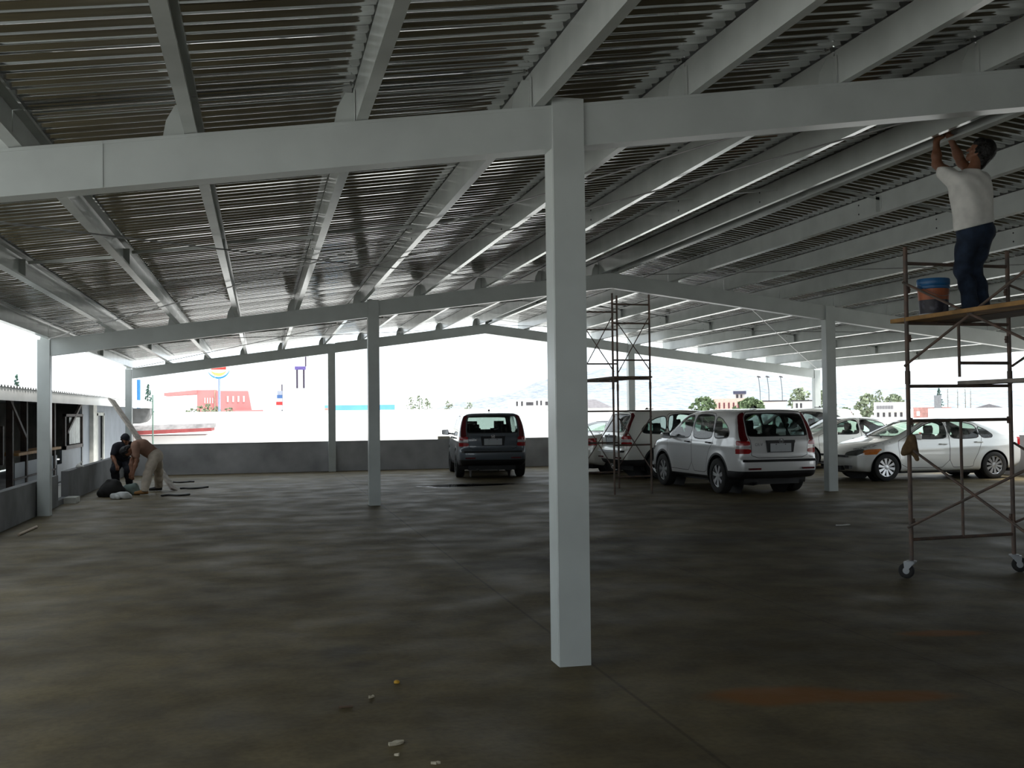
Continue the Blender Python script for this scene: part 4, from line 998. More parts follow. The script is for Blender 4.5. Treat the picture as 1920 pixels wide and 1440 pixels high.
# rear scaffold
SC2 = SC; 
SC = thing('scaffold', 'thin dark scaffold tower behind the foreground column, in front of parked cars', 'scaffold', (0, 0, 0))
A_, B_, C_, D_ = v3(7.64, 20.3, 0), v3(7.50, 21.9, 0), v3(6.84, 20.25, 0), v3(6.69, 21.9, 0)
for lo_, hi_, rs in ((0, 2.16, (.35, .98, 1.66)), (2.16, 4.02, (2.3, 2.68, 3.42, 3.80))):
    a = MB()
    for p in (A_, C_): a.tube([p + v3(0, 0, lo_), p + v3(0, 0, hi_)], .022, 8)
    for z in rs: a.tube([C_ + v3(0, 0, z), A_ + v3(0, 0, z)], .017, 8)
    a.obj('ladder_frame', M['rust'], SC, True); a = MB()
    for p in (B_, D_): a.tube([p + v3(0, 0, lo_), p + v3(0, 0, hi_ + (.14 if lo_ else 0))], .022, 8)
    for z in rs: a.tube([D_ + v3(0, 0, z), B_ + v3(0, 0, z)], .017, 8)
    a.obj('ladder_frame', M['rust'], SC, True)
for Pa, Pb in ((B_, A_), (D_, C_)):
    for za, zb in ((3.55, 2.45), (2.5, 3.6), (1.5, .45), (.5, 1.55)):
        q = MB(); q.tube([Pa + v3(.02, 0, za), Pb + v3(.02, 0, zb)], .011, 6); q.obj('cross_brace', M['rust'], SC, True)
for p in (A_, B_, C_, D_):
    q = MB(); q.tube([p + v3(0, 0, 2.1), p + v3(0, 0, 2.24)], .027, 8); q.obj('coupler', M['rust'], SC, True)
for x in (6.82, 7.1, 7.38):
    q = MB(); q.box((x, 20.15, 2.32), (x + .25, 22.0, 2.355)); o = q.obj('plank', M['wood']); tag(o, {6.82: 'left', 7.1: 'middle', 7.38: 'right'}[x] + ' plank of the three on the rear scaffold deck', 'plank', 'planks on the rear scaffold')

# ------------------------------------------------------------------ hut beyond the left wall
HUT = thing('hut', 'long low site hut with white fascia outside the left wall', 'hut', (0, 0, 0))
HW = mat('blue grey hut panel', (.13, .15, .175), .6, 0, .12, 2); HP = mat('grey hut post', (.20, .20, .20), .7, 0, .15, 5)
DW = mat('dark brown timber', (.055, .04, .035), .7, 0, .3, 6)
fx = -4.4
q = MB(); q.prism([(fx, 1.98), (fx+.02, 1.98), (fx+.02, 2.21), (fx, 2.21)], 1, 13, 46.5); q.obj('fascia', mat('white painted fascia', (.82, .82, .80), .6, 0, .08, .8), HUT)
q = MB(); pr = []; y = 13.0
while y < 46.4: pr += [(y, 0), (y + .09, .0), (y + .12, .035), (y + .2, .035)]; y += .24
q.sweep(pr, [((fx + .05, 0, 2.215), (0, 1, 0), (0, 0, 1)), ((-8.2, 0, 2.20), (0, 1, 0), (0, 0, 1))], closed=False); q.obj('roof_sheet', mat('pale painted roof sheet', (.70, .71, .70), .45, 0, .05), HUT, fixn=False)
q = MB(); q.box((-8.2, 13, 2.13), (fx, 46.5, 2.17)); q.obj('soffit', mat('dark soffit board', (.22, .23, .24), .8), HUT)
# rounded eave end
q = MB(); q.prism([(-4.40, 1.99), (-4.40, 1.75), (-4.46, 1.55), (-4.6, 1.42), (-4.85, 1.36), (-5.2, 1.36), (-5.2, 1.99)], 1, 45.6, 46.5); q.obj('eave_end', HP, HUT)
wx = -5.1
def panel(y0, y1, z0, z1, nm='wall_panel', m=HW, x=wx, th=.06): q = MB(); q.box((x-th, y0, z0), (x, y1, z1)); return q.obj(nm, m, HUT)
panel(30.0, 33.0, 0, .80); panel(33.0, 36.0, 0, 2.13); panel(37.6, 46, 0, 2.13); panel(36.0, 37.6, 1.75, 2.13); panel(29.2, 30.0, 0, .45)
panel(24.5, 29.3, 0, .70, m=mat('pale hut counter front', (.22, .25, .28), .6, 0, .1, 2)); panel(13, 19.8, 0, .55); panel(22.2, 22.7, 0, .8)
q = MB(); q.box((-8.1, 13, 0), (-8.05, 46, 1.20)); q.box((-8.1, 13, 1.32), (-8.05, 46, 2.13)); q.box((-8.1, 33.5, 1.2), (-8.05, 46, 1.32)); q.box((-8.1, 13, 1.2), (-8.05, 24, 1.32)); q.box((-8.1, 45.9, 0), (wx, 46.0, 2.13)); q.box((-8.1, 13, 0), (wx, 13.1, 2.13)); q.obj('back_wall', mat('dim inner hut wall', (.40, .41, .37), .8, 0, .2, 2), HUT); q = MB(); q.box((-8.1, 13, -.1), (wx, 46, -.05)); q.obj('hut_floor', M['wall'], HUT)
for y, wpost in ((24.2, .10), (25.6, .14), (28.9, .16), (33.1, .10), (22.4, .18), (20.0, .12)): q = MB(); q.box((wx-.1, y-wpost/2, 0), (wx+.03, y+wpost/2, 2.13)); q.obj('post', DW if y < 33 else HP, HUT)
q = MB(); q.box((wx-.05, 34.6, 0), (wx+.12, 35.3, 2.13)); q.obj('concrete_post', mat('light concrete post', (.42, .42, .39), .8), HUT)
for ya, yb in ((23.8, 25.4), (20.0, 22.2), (33.0, 30.6)): q = MB(); q.bar((wx+.02, yb, 1.25), (wx+.02, ya, 2.08), .07, .08); q.obj('diagonal_brace', DW, HUT)
# framed window with blinds
q = MB()
for a, b in (((30.2, .80), (30.36, 1.75)), ((33.0, .80), (33.12, 1.75)), ((30.2, .80), (33.1, .90)), ((30.2, 1.68), (33.1, 1.75))): q.box((wx-.02, a[0], a[1]), (wx+.05, b[0], b[1]))
wf = q.obj('window_frame', DW, HUT); q = MB()
for k in range(9): q.box((wx-.02, 31.2 + k*.2, .92), (wx-.012, 31.36 + k*.2, 1.66))
q.obj('blind', mat('pale vertical blind', (.55, .56, .54), .7), wf)
q = MB()
for a, b in (((20.1, .72), (20.25, 1.5)), ((22.1, .72), (22.25, 1.5)), ((20.1, .64), (22.2, .76)), ((23.2, .72), (23.32, 1.5))): q.box((wx-.02, a[0], a[1]), (wx+.05, b[0], b[1]))
q.obj('window_frame', DW, HUT)
q = MB(); q.box((wx-.35, 24.3, .86), (wx+.12, 29.2, .92)); q.obj('counter_top', M['plank'], HUT)
q = MB(); q.box((wx+.0, 27.4, 0), (wx+.06, 27.5, .86)); q.box((wx, 24.3, .34), (wx+.03, 29.0, .38)); q.obj('counter_rail', DW, HUT)
q = MB(); q.box((wx-.12, 36.3, 0), (wx-.06, 37.4, 1.72)); dr = q.obj('door', mat('dark hut door', (.05, .055, .065), .6), HUT); q = MB(); q.box((wx-.06, 36.4, .85), (wx-.03, 36.48, .9)); q.obj('handle', M['chrome'], dr)
q = MB(); q.box((wx-.02, 36.0, 0), (wx+.03, 36.2, 1.78)); q.box((wx-.02, 37.45, 0), (wx+.03, 37.65, 1.78)); q.box((wx-.02, 36.0, 1.7), (wx+.03, 37.6, 1.8)); q.obj('door_frame', mat('pale door frame', (.33, .34, .32), .7), HUT)
# shelf with boxes inside the hut
t = thing('shelf_unit', 'dim shelf unit inside the hut seen through the left opening', 'shelf', (-6.6, 24.0, 0))
q = MB(); 
for z in (.62, .95, 1.25): q.box((-.2, -2.6, z), (.2, 2.6, z + .03))
q.obj('shelf_board', M['palewood'], t)
for y in (-2.6, -.9, .9, 2.6): q = MB(); q.box((-.2, y-.02, 0), (.2, y+.02, 1.5)); q.obj('upright', DW, t)
cols = [((.40, .10, .03), 'orange'), ((.30, .32, .18), 'olive'), ((.42, .13, .05), 'rust red'), ((.35, .34, .28), 'beige'), ((.18, .22, .2), 'green grey'), ((.40, .36, .3), 'cream')]
pos = ['first', 'second', 'third', 'fourth', 'fifth', 'sixth']
for k, (c, cn) in enumerate(cols):
    z = .98 if k % 2 == 0 else .65; y = 21.9 + k * .75
    q = MB(); q.box((-6.75, y, z), (-6.45, y + .62, z + .2)); q.box((-6.755, y + .26, z + .1), (-6.44, y + .36, z + .202)); o = q.obj('carton', mat(cn + ' carton', c, .8)); tag(o, cn + ' carton on the shelf inside the hut, ' + pos[k] + ' counted from the near end', 'box', 'cartons on the hut shelf')

# ------------------------------------------------------------------ clutter
def lump(name, pts, m, loc, label, cat, h=.02, wr=.008, group=None):
    b = Body()
    for a, bb, ra, rb in pts: b.c(a, bb, ra, rb, .05)
    o = b.mesh(name, m, None, h=h, wr=wr, planes=(((0, 0, -1), (0, 0, .0)),)); o.location = loc; tag(o, label, cat, group); return o
lump('tool_bag', [((0, 0, .1), (.12, .1, .22), .16, .14), ((.1, 0, .12), (.25, .1, .1), .14, .1), ((-.1, .05, .08), (.0, .1, .3), .12, .06)], mat('black canvas bag', (.014, .013, .012), .85), (-3.12, 23.6, 0), 'black bag slumped on the floor beside the left wall', 'bag')
lump('plastic_bag', [((0, 0, .05), (.22, .05, .07), .07, .08), ((.2, .0, .06), (.3, .1, .04), .07, .05), ((.02, 0, .02), (.1, -.14, .04), .05, .05)], mat('white plastic bag', (.55, .56, .55), .5), (-2.92, 22.9, 0), 'crumpled white plastic bag on the floor before the bending workers', 'bag')
lump('cloth_bundle', [((0, 0, .12), (.14, 0, .16), .1, .09), ((.05, .05, .05), (.2, .0, .06), .1, .08)], mat('grey green cloth', (.16, .21, .19), .85), (-2.78, 24.0, 0), 'grey green cloth bundle between the bending workers', 'cloth')
lump('paper_scrap', [((0, 0, .02), (.08, .05, .12), .03, .02), ((.04, 0, .03), (.12, -.05, .03), .03, .02)], M['shirt'], (-3.78, 24.0, .6), 'white crumpled paper lying on top of the left wall', 'paper', .012, .004)
q = MB(); q.box((-3.72, 22.05, .0), (-3.5, 22.55, .11)); q.box((-3.715, 22.08, .11), (-3.505, 22.52, .113)); tag(q.obj('concrete_block', mat('pale concrete block', (.5, .5, .46), .85)), 'pale block on the floor at the gap in the left wall', 'block')
q = MB(); q.bar((-1.90, 24.98, .012), (-3.69, 28.6, 2.10), .19, .04, up=(.5, -.3, .6)); o = q.obj('board', M['palewood']); tag(o, 'long pale board leaning up from the floor toward the left eave', 'board')
q = MB(); q.tube([(-3.35, 16.33, .02), (-3.32, 17.41, .02)], .019, 8); tag(q.obj('stick', mat('pale stick', (.5, .4, .3), .7), None, True), 'pale thin stick lying on the floor by the left wall', 'stick')
for k, (x, y, l, an, lab) in enumerate(((-1.75, 23.3, .55, .1, 'dark cable piece on the floor right of the leaning board, nearer one'), (-1.5, 25.4, .6, .25, 'dark cable piece on the floor right of the leaning board, farther one'), (-1.9, 27.8, .5, .0, 'short dark cable on the floor close to the back parapet'))):
    q = MB(); q.tube([(x + l*(s-.5), y + .12*math.sin(s*7 + k) + an*(s-.5), .02) for s in np.linspace(0, 1, 14)], .02, 6); tag(q.obj('cable', M['black'], None, True), lab, 'cable', 'cables on the floor')
# litter
def leaf(x, y, sx, sy, rz, m, label, cat='litter'):
    q = MB(); rnd = random.Random(int(x*1000)); n = 9
    P = [(sx*math.cos(2*PI*k/n)*rnd.uniform(.5, 1), sy*math.sin(2*PI*k/n)*rnd.uniform(.5, 1)) for k in range(n)]
    q.add([(0, 0, .012)] + [(p[0], p[1], .004 + .012*rnd.random()) for p in P] + [(p[0], p[1], .0) for p in P], [(0, 1+k, 1+(k+1) % n) for k in range(n)] + [(1+k, n+1+k, n+1+(k+1) % n, 1+(k+1) % n) for k in range(n)] + [tuple(n+1+k for k in range(n))[::-1]])
    o = q.obj('scrap', m); o.location = (x, y, 0); o.rotation_euler = (0, 0, rz); tag(o, label, cat, 'litter on the floor'); return o
PAP = mat('beige paper scrap', (.52, .47, .36), .85); 
q = MB(); q.lathe([(0, 0), (.016, 0), (.019, .005), (.0175, .013), (.01, .018), (0, .018)], n=16); o = q.obj('bottle_cap', mat('yellow plastic cap', (.55, .30, .02), .5), None, True); o.location = (.81, 6.66, 0); tag(o, 'small yellow cap on the floor left of the foreground column', 'cap')
leaf(.655, 5.45, .055, .035, .5, PAP, 'torn beige paper scrap, largest one on the near floor'); leaf(.62, 6.36, .03, .014, .5, PAP, 'small beige scrap between the yellow cap and the large paper'); leaf(.80, 5.09, .03, .012, -.2, PAP, 'beige scrap nearest the bottom edge of the photo'); leaf(.64, 5.26, .02, .012, 0, PAP, 'tiny pale scrap just nearer than the large torn paper')
q = MB(); q.bar((.42, 6.19, .006), (.50, 6.19, .006), .012, .01); tag(q.obj('twig', M['wood']), 'short dark twig on the near floor', 'twig')
leaf(8.06, 13.78, .14, .05, .1, M['shirt'], 'pale paper on the floor right of the foreground column, far off')
# puddle
m, tt, b = nodes('shallow water'); b.inputs['Base Color'].default_value = (.02, .022, .024, 1); b.inputs['Roughness'].default_value = .03; b.inputs['Specular IOR Level'].default_value = .6
nz = tt.nodes.new('ShaderNodeTexNoise'); nz.inputs['Scale'].default_value = 7; bp = tt.nodes.new('ShaderNodeBump'); bp.inputs['Strength'].default_value = 1.0; tt.links.new(nz.outputs['Fac'], bp.inputs['Height']); tt.links.new(bp.outputs[0], b.inputs['Normal'])
q = MB(); rnd = random.Random(5); ring = []
for k in range(40):
    a = 2*PI*k/40; r = 1 + .12*math.sin(3*a+1) + .08*math.sin(5*a) + .05*math.sin(9*a+2); ring.append((4.55 + 1.05*r*math.cos(a), 24.05 + .42*r*math.sin(a)))
q.add([(x, y, .003) for x, y in ring] + [(4.55 + (x-4.55)*1.03, 24.05 + (y-24.05)*1.03, 0) for x, y in ring], [tuple(range(40))] + [(k, 40+k, 40+(k+1) % 40, (k+1) % 40) for k in range(40)])
tag(q.obj('puddle', m), 'shallow puddle on the floor in front of the dark grey suv', 'puddle')
for x0, x1, lab in ((5.15, 5.62, 'left'), (5.72, 6.1, 'right')):
    q = MB(); q.box((x0, 31.62, .872), (x1, 31.74, .96)); q.box((x0+.03, 31.6, .89), (x1-.03, 31.62, .94)); tag(q.obj('brick', mat('pale brick ' + lab, (.55, .5, .42), .85)), lab + ' pale block resting on the back parapet near the grey suv', 'block', 'blocks on the parapet')

# ------------------------------------------------------------------ town and hill outside
GZ = -.12
def building(label, x0, x1, y0, dep, h, m, wins=(), wm=None, cat='building', roof=None, z0=GZ, group=None):
    # right hand buildings are turned to face the shed
    cx = (x0+x1)/2; th = math.atan2(cx, y0) if cx > 20 else 0.0; k = math.cos(th)
    t = thing('building', label, cat, (cx, y0, GZ), -th, group)
    q = MB(); q.box(((x0-cx)*k, 0, 0), ((x1-cx)*k, dep, h-GZ)); q.obj('walls', m, t)
    for a, b, c, d in wins:
        q = MB(); q.box(((a-cx)*k, -.05, c-GZ), ((b-cx)*k, .02, d-GZ)); q.obj('window', wm or M['winpane'], t)
    if roof:
        q = MB(); q.box(((x0-cx)*k-.2, -.25, h-GZ), ((x1-cx)*k+.2, dep+.2, h-GZ+roof[0])); q.obj('roof', roof[1], t)
    return t, cx, k
M['winpane'] = mat('dark window', (.05, .045, .05), .2, 0, .2)
WH = mat('white outdoor wall', (.75, .75, .73), .8, 0, .05, .5)
def tree(x, y, h, wd, label, cm, crown0=.25, n=150, cone=False, cat='tree', group='distant trees'):
    t = thing('tree', label, cat, (x, y, GZ), 0, group); rnd = random.Random(int(x*7 + y))
    q = MB(); q.tube([(0, 0, 0), (rnd.uniform(-.05, .05), 0, h*.45), (rnd.uniform(-.08, .08), 0, h*.9)], wd*.05+.03, 7, .02); q.obj('trunk', M['wood'], t, True)
    q = MB()
    for k in range(n):
        f_ = rnd.random(); z = h * (crown0 + (1-crown0) * f_)
        r = wd/2 * ((1-f_)*.95 + .05 if cone else math.sqrt(max(.05, 1-(2*f_-1)**2))) * math.sqrt(rnd.random()); a = rnd.uniform(0, 2*PI)
        c = Vector((r*math.cos(a), r*math.sin(a), z)); s_ = rnd.uniform(.5, 1) * wd * (.07 if cone else .11)
        for _ in range(3):
            n1 = Vector((rnd.gauss(0, 1), rnd.gauss(0, 1), rnd.gauss(0, 1))).normalized(); n2 = n1.orthogonal().normalized(); n3 = n1.cross(n2)
            q.add([c + n2*s_ - n3*s_*.4, c + n3*s_, c - n2*s_ - n3*s_*.3, c - n3*s_*.8], [(0, 1, 2, 3)])
    q.obj('crown', cm, t, fixn=False); return t
G1 = mat('olive foliage', (.13, .18, .09), .8, 0, .35, 3); G2 = mat('pale dusty foliage', (.26, .30, .20), .8, 0, .3, 3); G3 = mat('dark conifer foliage', (.07, .14, .11), .8, 0, .3, 3)
q = MB(); q.box((-9, 62, GZ), (24, 62.3, 1.84)); q.box((-9.02, 61.97, 1.80), (24.02, 62.33, 1.86)); tag(q.obj('boundary_wall', WH), 'long white boundary wall beyond the back parapet', 'wall', None, 'thing')
# salmon building with tapered block and canopy
PK = mat('salmon red wall', (.56, .205, .2), .8, 0, .06, .5); PK2 = mat('pale slit glass', (.7, .5, .48), .4)
t = thing('building', 'salmon red building with a tapered end and thin canopy, left in the distance', 'building', (-4, 112, GZ))
def rel(a): return (a[0]+4, a[1]-112, a[2]-GZ)
q = MB(); q.box(rel((-6.2, 110.3, GZ)), rel((-4.35, 116, 4.18))); q.obj('walls', PK, t)
q = MB(); q.hexa([rel(p) for p in ((-4.35, 110, GZ), (-.55, 110, GZ), (-.55, 116, GZ), (-4.35, 116, GZ), (-4.35, 110, 4.08), (-1.28, 110, 4.05), (-1.28, 116, 4.05), (-4.35, 116, 4.08))]); q.obj('end_block', PK, t)
q = MB(); q.hexa([rel(p) for p in ((-9.3, 110, 3.62), (-6.2, 110, 3.78), (-6.2, 114, 3.78), (-9.3, 114, 3.62), (-9.3, 110, 3.9), (-6.2, 110, 4.18), (-6.2, 114, 4.18), (-9.3, 114, 3.9))]); q.obj('canopy', PK, t)
q = MB(); q.box(rel((-2.6, 109.4, 1.4)), rel((.2, 110, 2.15))); q.obj('side_wing', PK, t)
for x in (-3.24, -2.72, -2.21, -1.69): q = MB(); q.box(rel((x-.09, 109.95, 2.95)), rel((x+.09, 110.05, 3.55))); q.obj('window', PK2, t)
for x in (-5.45, -5.2, -4.95, -4.7): q = MB(); q.box(rel((x-.06, 110.25, 2.85)), rel((x+.06, 110.35, 3.4))); q.obj('window', PK2, t)
for k, (x, z) in enumerate(((-6.4, 1.95), (-5.6, 2.15), (-4.9, 2.3), (-4.2, 2.1), (-3.0, 2.0))):
    tree(x, 104 + k*.4, z + .5, 1.3, ['round', 'low', 'tallest', 'thin', 'last'][k] + ' olive bush in front of the salmon building, ' + ORD[k] + ' from the left', G2, .2, 90, cat='bush', group='bushes by the salmon building')
# round restaurant sign on a pole
t = thing('pole_sign', 'round pole sign with a blue crescent in front of the salmon building', 'sign', (-3.55, 95, GZ))
q = MB(); q.tube([(.05, 0, 0), (.05, 0, 4.95)], .10, 10); q.obj('pole', mat('pale blue pole', (.25, .30, .52), .5), t, True)
q = MB(); q.lathe([(0, -.06), (.86, -.06), (.86, .06), (0, .06)], (0, 0, 5.85), 1, 40); q.obj('disc', mat('white sign face', (.8, .8, .75), .5), t)
def arc(r0, r1, a0, a1, tp=True):
    n = 24; P = []
    for k in range(n+1): a = a0 + (a1-a0)*k/n; P.append((r1*math.cos(a), 5.85 + r1*math.sin(a)))
    for k in range(n, -1, -1):
        a = a0 + (a1-a0)*k/n; f_ = math.sin(PI*k/n) if tp else 1; r = r1 - (r1-r0)*(.25 + .75*f_); P.append((r*math.cos(a), 5.85 + r*math.sin(a)))
    return P
BL = mat('sign blue', (.01, .20, .62), .5); RD = mat('sign red', (.55, .03, .02), .5); YL = mat('sign yellow', (.75, .50, .12), .5)
q = MB(); q.prism(arc(.80, .95, PI*1.13, PI*1.92), 1, -.09, -.02); q.obj('crescent', BL, t)
q = MB(); q.prism(arc(.35, .72, PI*.05, PI*.95), 1, -.085, -.05); q.prism(arc(.45, .70, PI*1.15, PI*1.85), 1, -.085, -.05); q.obj('bun_shape', YL, t)
q = MB(); q.box((-.62, -.087, 5.70), (.62, -.05, 6.02)); q.obj('red_band', RD, t)
q = MB(); q.tube([(-.02, 0, 0), (-.02, 0, 5.2)], .03, 6); o = q.obj('mast', mat('olive mast', (.3, .3, .2), .6), None, True); o.location = (-3.64, 90, GZ); tag(o, 'thin mast standing just left of the round pole sign', 'mast')
q = MB(); q.tube([(0, 0, 0), (0, 0, 4.05)], .11, 10); o = q.obj('pole', mat('blue pole', (.02, .16, .42), .5), None, True); o.location = (-7.43, 70, GZ); tag(o, 'blue pole rising behind the far end of the hut', 'pole')
tree(-8.82, 90, 4.3, 1.5, 'araucaria tree with layered branches right of the blue pole', G3, .25, 170, True); tree(-18.6, 90, 5.1, 1.7, 'pointed conifer rising above the hut roof at the left edge', G3, .2, 200, True)
# twin post sign
t = thing('billboard_frame', 'dark twin post sign frame left of the slim parapet column', 'sign', (2.83, 80, GZ)); DK = mat('dark purple steel', (.03, .015, .04), .5)
for x in (-.25, .24): q = MB(); q.tube([(x, 0, 0), (x, 0, 5.1)], .07, 8); q.obj('post', DK, t, True)
q = MB(); q.box((-.42, -.08, 5.05), (.38, .08, 5.3)); q.obj('crossbar', mat('violet blue bar', (.10, .07, .25), .5), t)
q = MB(); q.tube([(.38, 0, 5.3), (.38, 0, 6.1)], .05, 8); q.obj('mast', DK, t, True)
building('added white block imitating the washed-out area below the dark twin post sign', 1.7, 4.4, 77, 2, 3.5, WH)  # added block, its white stands in for glare swallowing the lower posts
t = thing('totem_sign', 'small stacked totem sign in blue white and red beyond the parapet', 'sign', (1.26, 80.5, GZ))
for k, (z0, z1, c) in enumerate(((2.0, 2.35, (.6, .6, .6)), (2.35, 2.6, (.6, .03, .03)), (2.6, 2.85, (.5, .5, .55)), (2.85, 3.1, (.05, .12, .3)), (3.1, 3.4, (.3, .32, .4)))): q = MB(); q.box((-.22 + .03*k, -.1, z0-GZ), (.26, .1, z1-GZ)); q.obj('panel', mat('totem panel %d' % k, c, .5), t)
q = MB(); q.box((.2, -.06, 0), (.28, .06, 4.0)); q.obj('post', DK, t)
LB = mat('light blue sheet wall', (.12, .36, .60), .6, 0, .1, .6)
building('long low light blue shed behind the two slim left columns', 3.4, 12.2, 100, 8, 2.45, LB, [(4.3, 6.2, 2.0, 2.2)], mat('salmon sign strip', (.6, .25, .2), .6))
for k, (x, h, lab) in enumerate(((16.5, 3.5, 'pale tree left of the grey suv, first of a group'), (17.4, 3.7, 'pale tree left of the grey suv, tallest of a group'), (18.3, 3.4, 'pale tree left of the grey suv, last of a group'), (20.8, 3.1, 'small pale tree just above the grey suv'), (23.2, 2.9, 'low pale tree between the grey suv and the foreground column'))): tree(x, 120, h, 1.2, lab, G2, .2, 90)
building('white building with dark windows left of the foreground column', 25.4, 31.0, 110, 8, 2.95, WH, [(26.3, 26.5, 2.25, 2.75), (26.85, 27.05, 2.25, 2.75), (27.4, 28.2, 2.3, 2.65), (28.5, 28.7, 2.3, 2.8), (28.95, 29.15, 2.3, 2.8), (29.5, 29.9, 2.3, 2.7)], M['winpane'])
# low kiosk with red edged roof near the hut
t = thing('kiosk', 'low flat kiosk with red edged roof beyond the left end of the parapet', 'building', (-4.3, 47.4, GZ))
q = MB(); q.box((-2.2, -.3, 0), (2.0, 2.2, .95)); q.obj('walls', WH, t); q = MB(); q.hexa([(-2.4, -.6, .93), (2.25, -.6, 1.12), (2.25, 2.4, 1.12), (-2.4, 2.4, .93), (-2.4, -.6, 1.12), (2.25, -.6, 1.26), (2.25, 2.4, 1.26), (-2.4, 2.4, 1.12)]); q.obj('red_fascia', mat('dull red fascia', (.30, .06, .06), .7), t)
q = MB(); q.hexa([(-2.3, -.5, 1.12), (2.3, -.5, 1.26), (2.3, 2.3, 1.26), (-2.3, 2.3, 1.12), (-2.2, -.2, 1.36), (2.32, -.3, 1.44), (2.32, 2.2, 1.44), (-2.2, 2.2, 1.36)]); q.obj('roof', mat('grey kiosk roof', (.22, .21, .21), .7, 0, .3, 4), t)
q = MB(); q.tube([(0, 0, 0), (0, 0, 2.6)], .03, 6); o = q.obj('post', mat('green thin post', (.12, .2, .16), .6), None, True); o.location = (-4.05, 43, GZ); tag(o, 'thin greenish post standing in front of the low kiosk', 'post')
t = thing('building', 'small hut with grey pyramid roof right of the foreground column', 'building', (19.0, 60, GZ)); q = MB(); q.box((-1, -.6, 0), (.8, .8, 1.95)); q.obj('walls', WH, t)
q = MB(); q.add([(-1.2, -.8, 1.95), (1.0, -.8, 1.95), (1.0, 1.0, 1.95), (-1.2, 1.0, 1.95), (-.4, .1, 2.45), (.2, .1, 2.45)], [(0, 1, 5, 4), (1, 2, 5), (2, 3, 4, 5), (3, 0, 4), (3, 2, 1, 0)]); q.obj('roof', mat('grey hut roof', (.17, .16, .17), .7), t)
# right hand townscape
tree(43.3, 100, 2.95, 2.9, 'round green tree left of the pink building with dark windows', G1, .1, 200); tree(48.4, 100, 2.75, 3.6, 'wide green tree right of the pink building with dark windows', G1, .05, 220)
building('pink building with a row of narrow dark windows above the silver suv', 53.2, 58.4, 120, 8, 2.95, mat('pale pink wall', (.62, .40, .34), .8), [(53.9 + k*.62, 54.1 + k*.62, 1.75, 2.45) for k in range(7)], mat('dark red window', (.10, .02, .03), .3))
t, cx, cy = building('small rooftop turret behind the pink building', 59.9, 61.3, 128.3, 2, 3.6, WH, [(60.1, 60.4, 3.1, 3.55), (60.7, 60.95, 3.1, 3.55)], M['winpane'], roof=(.4, mat('slate turret cap', (.06, .07, .12), .6)))
t, cx, cy = building('white flat roofed building with dark thin eaves left of the right corner column', 61.0, 65.4, 125, 7, 2.55, WH, [(62, 62.5, 1.7, 2.1)], roof=(.16, M['winpane'])); building('white flat roofed building at the foot of the right corner column', 66.4, 69.3, 125, 7, 2.55, WH, [(66.8, 67.1, 1.7, 2.3), (67.4, 67.7, 1.7, 2.3)], roof=(.16, M['winpane']))
for x, lab in ((64.1, 'left'), (65.36, 'middle'), (67.3, 'right')):
    t = thing('street_lamp', lab + ' street lamp of three against the pale hill', 'street lamp', (x*1.035, 134.5, GZ), 0, 'street lamps before the hill'); q = MB(); q.tube([(.25, 0, 0), (.22, 0, 4.2), (.08, 0, 5.6), (-.02, 0, 6.2)], .055, 7); q.obj('pole', mat('dark lamp pole ' + lab, (.12, .14, .15), .6), t, True); q = MB(); q.hexa([(-.2, -.12, 6.1), (.3, -.12, 6.0), (.3, .12, 6.0), (-.2, .12, 6.1), (-.15, -.1, 6.3), (.25, -.1, 6.2), (.25, .1, 6.2), (-.15, .1, 6.3)]); q.obj('lamp_head', M['winpane'], t)
wins = [(68.95 + k*.37, 69.27 + k*.37, 1.45, 1.85) for k in range(6)]
t, cx, cy = building('white two storey building with dark windows above the white sedans', 68.6, 73.0, 110, 8, 2.25, WH, [(69.0 + k*.75, 69.3 + k*.75, .55, 1.05) for k in range(5)], M['winpane'])
for a, b, c, d in wins: q = MB(); q.box(((a-cx)*cy, -.05, c-GZ), ((b-cx)*cy, .02, d-GZ)); q.obj('window', mat('grey balcony glass', (.22, .21, .22), .4), t)
q = MB(); q.box((-1.9, -.5, 1.25-GZ), (1.9, 0, 1.32-GZ)); q.obj('balcony', WH, t)
building('red brick building behind the left post of the wheeled scaffold', 67.0, 71.6, 100, 8, 1.6, mat('pale brick wall', (.52, .27, .24), .85, 0, .2, 3), [(67.4, 67.8, .7, 1.2), (69.9, 70.3, .7, 1.2)], WH)
building('grey tower beside the red brick building', 68.5, 69.35, 98.5, 1.2, 2.85, mat('grey tower wall', (.22, .22, .23), .8))
for k, (x, h, wd, cn, lab) in enumerate(((91.2, 4.3, 1.9, True, 'broad dark conifer seen through the wheeled scaffold'), (92.6, 4.6, .5, True, 'slender cypress right of the broad conifer'), (94.1, 4.3, .5, True, 'slender cypress, second right of the broad conifer'), (95.3, 4.5, .55, True, 'slender cypress, third right of the broad conifer'), (96.2, 4.3, .5, True, 'slender cypress, last right of the broad conifer'))): tree(x, 130, h, wd, lab, G3 if k < 1 else G1, .1, 160, cn)
for k, (x, h, wd, lab) in enumerate(((79.6, 4.4, 3.2, 'tall pale tree just right of the steel column, above the white sedans'), (86.2, 3.7, 3.4, 'wide pale tree above the two storey building'), (88.3, 4.3, 1.6, 'pointed yellow green tree above the two storey building'), (90.6, 3.6, 3.2, 'low wide pale tree left of the wheeled scaffold post'), (75.5, 4.6, 3.4, 'pale tree beside the right back corner column'))): tree(x, 140, h, wd, lab, G2, .1, 170)
tree(63.7, 108, 1.75, 2.0, 'small round green tree right of the steel column, beside the white sedans', G1, .05, 150)
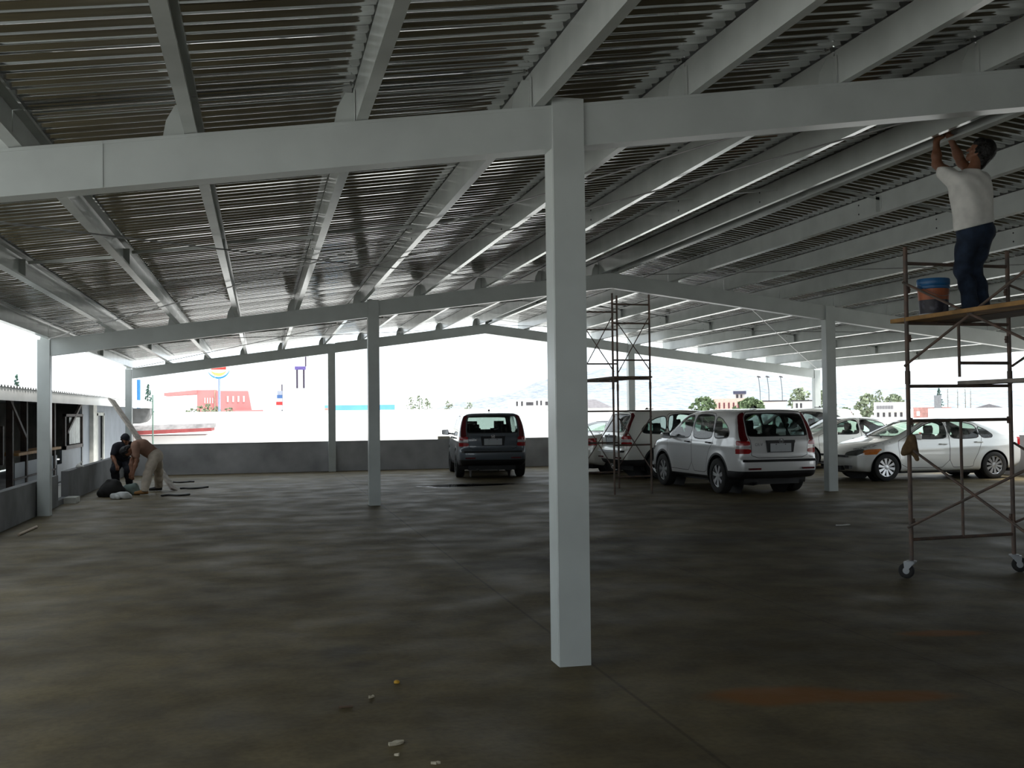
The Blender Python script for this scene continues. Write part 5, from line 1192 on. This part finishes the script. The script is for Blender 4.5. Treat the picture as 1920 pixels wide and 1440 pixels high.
t, cx, cy = building('low white building with a small gable right of the conifers', 41.2, 47.4, 60, 6, 1.55, WH)
q = MB(); q.prism([(.3, 1.68), (2.0, 1.68), (1.15, 1.93)], 1, -.1, 1.0); q.obj('gable', mat('grey gable', (.16, .15, .16), .7), t)
building('pale green building at the right edge of the photo', 48.0, 58, 60, 3, 6.2, mat('pale green wall', (.52, .66, .62), .8, 0, .04, .5))
# hill
nx, ny = 90, 26; vs, fs = [], []
for j in range(ny):
    for i in range(nx):
        x = 190 + i * 12.0; y = 800 + j * 24
        rise = min(1, max(0, (y - 800) / 420)); e = (36 * math.exp(-((x - 460) / (165 if x < 460 else 240)) ** 2)  + 14 * math.exp(-((x - 900) / 220) ** 2))
        z = e * rise ** .8 * 1.55 + 2.2 * math.sin(x * .045 + y * .02) * rise + 1.5 * math.sin(x * .11 - y * .05) * rise
        vs.append((x, y, GZ + z - .5 if rise else GZ - .5))
for j in range(ny-1):
    for i in range(nx-1): a = j*nx+i; fs.append((a, a+1, a+1+nx, a+nx))
m, tt, b_ = nodes('dry scrub hillside with pale houses'); b_.inputs['Roughness'].default_value = .95
tc = tt.nodes.new('ShaderNodeTexCoord'); mp = tt.nodes.new('ShaderNodeMapping'); mp.inputs['Scale'].default_value = (.2, .035, .7); nz = tt.nodes.new('ShaderNodeTexNoise'); nz.inputs['Scale'].default_value = 1.0; nz.inputs['Detail'].default_value = 9; nz.inputs['Roughness'].default_value = .7
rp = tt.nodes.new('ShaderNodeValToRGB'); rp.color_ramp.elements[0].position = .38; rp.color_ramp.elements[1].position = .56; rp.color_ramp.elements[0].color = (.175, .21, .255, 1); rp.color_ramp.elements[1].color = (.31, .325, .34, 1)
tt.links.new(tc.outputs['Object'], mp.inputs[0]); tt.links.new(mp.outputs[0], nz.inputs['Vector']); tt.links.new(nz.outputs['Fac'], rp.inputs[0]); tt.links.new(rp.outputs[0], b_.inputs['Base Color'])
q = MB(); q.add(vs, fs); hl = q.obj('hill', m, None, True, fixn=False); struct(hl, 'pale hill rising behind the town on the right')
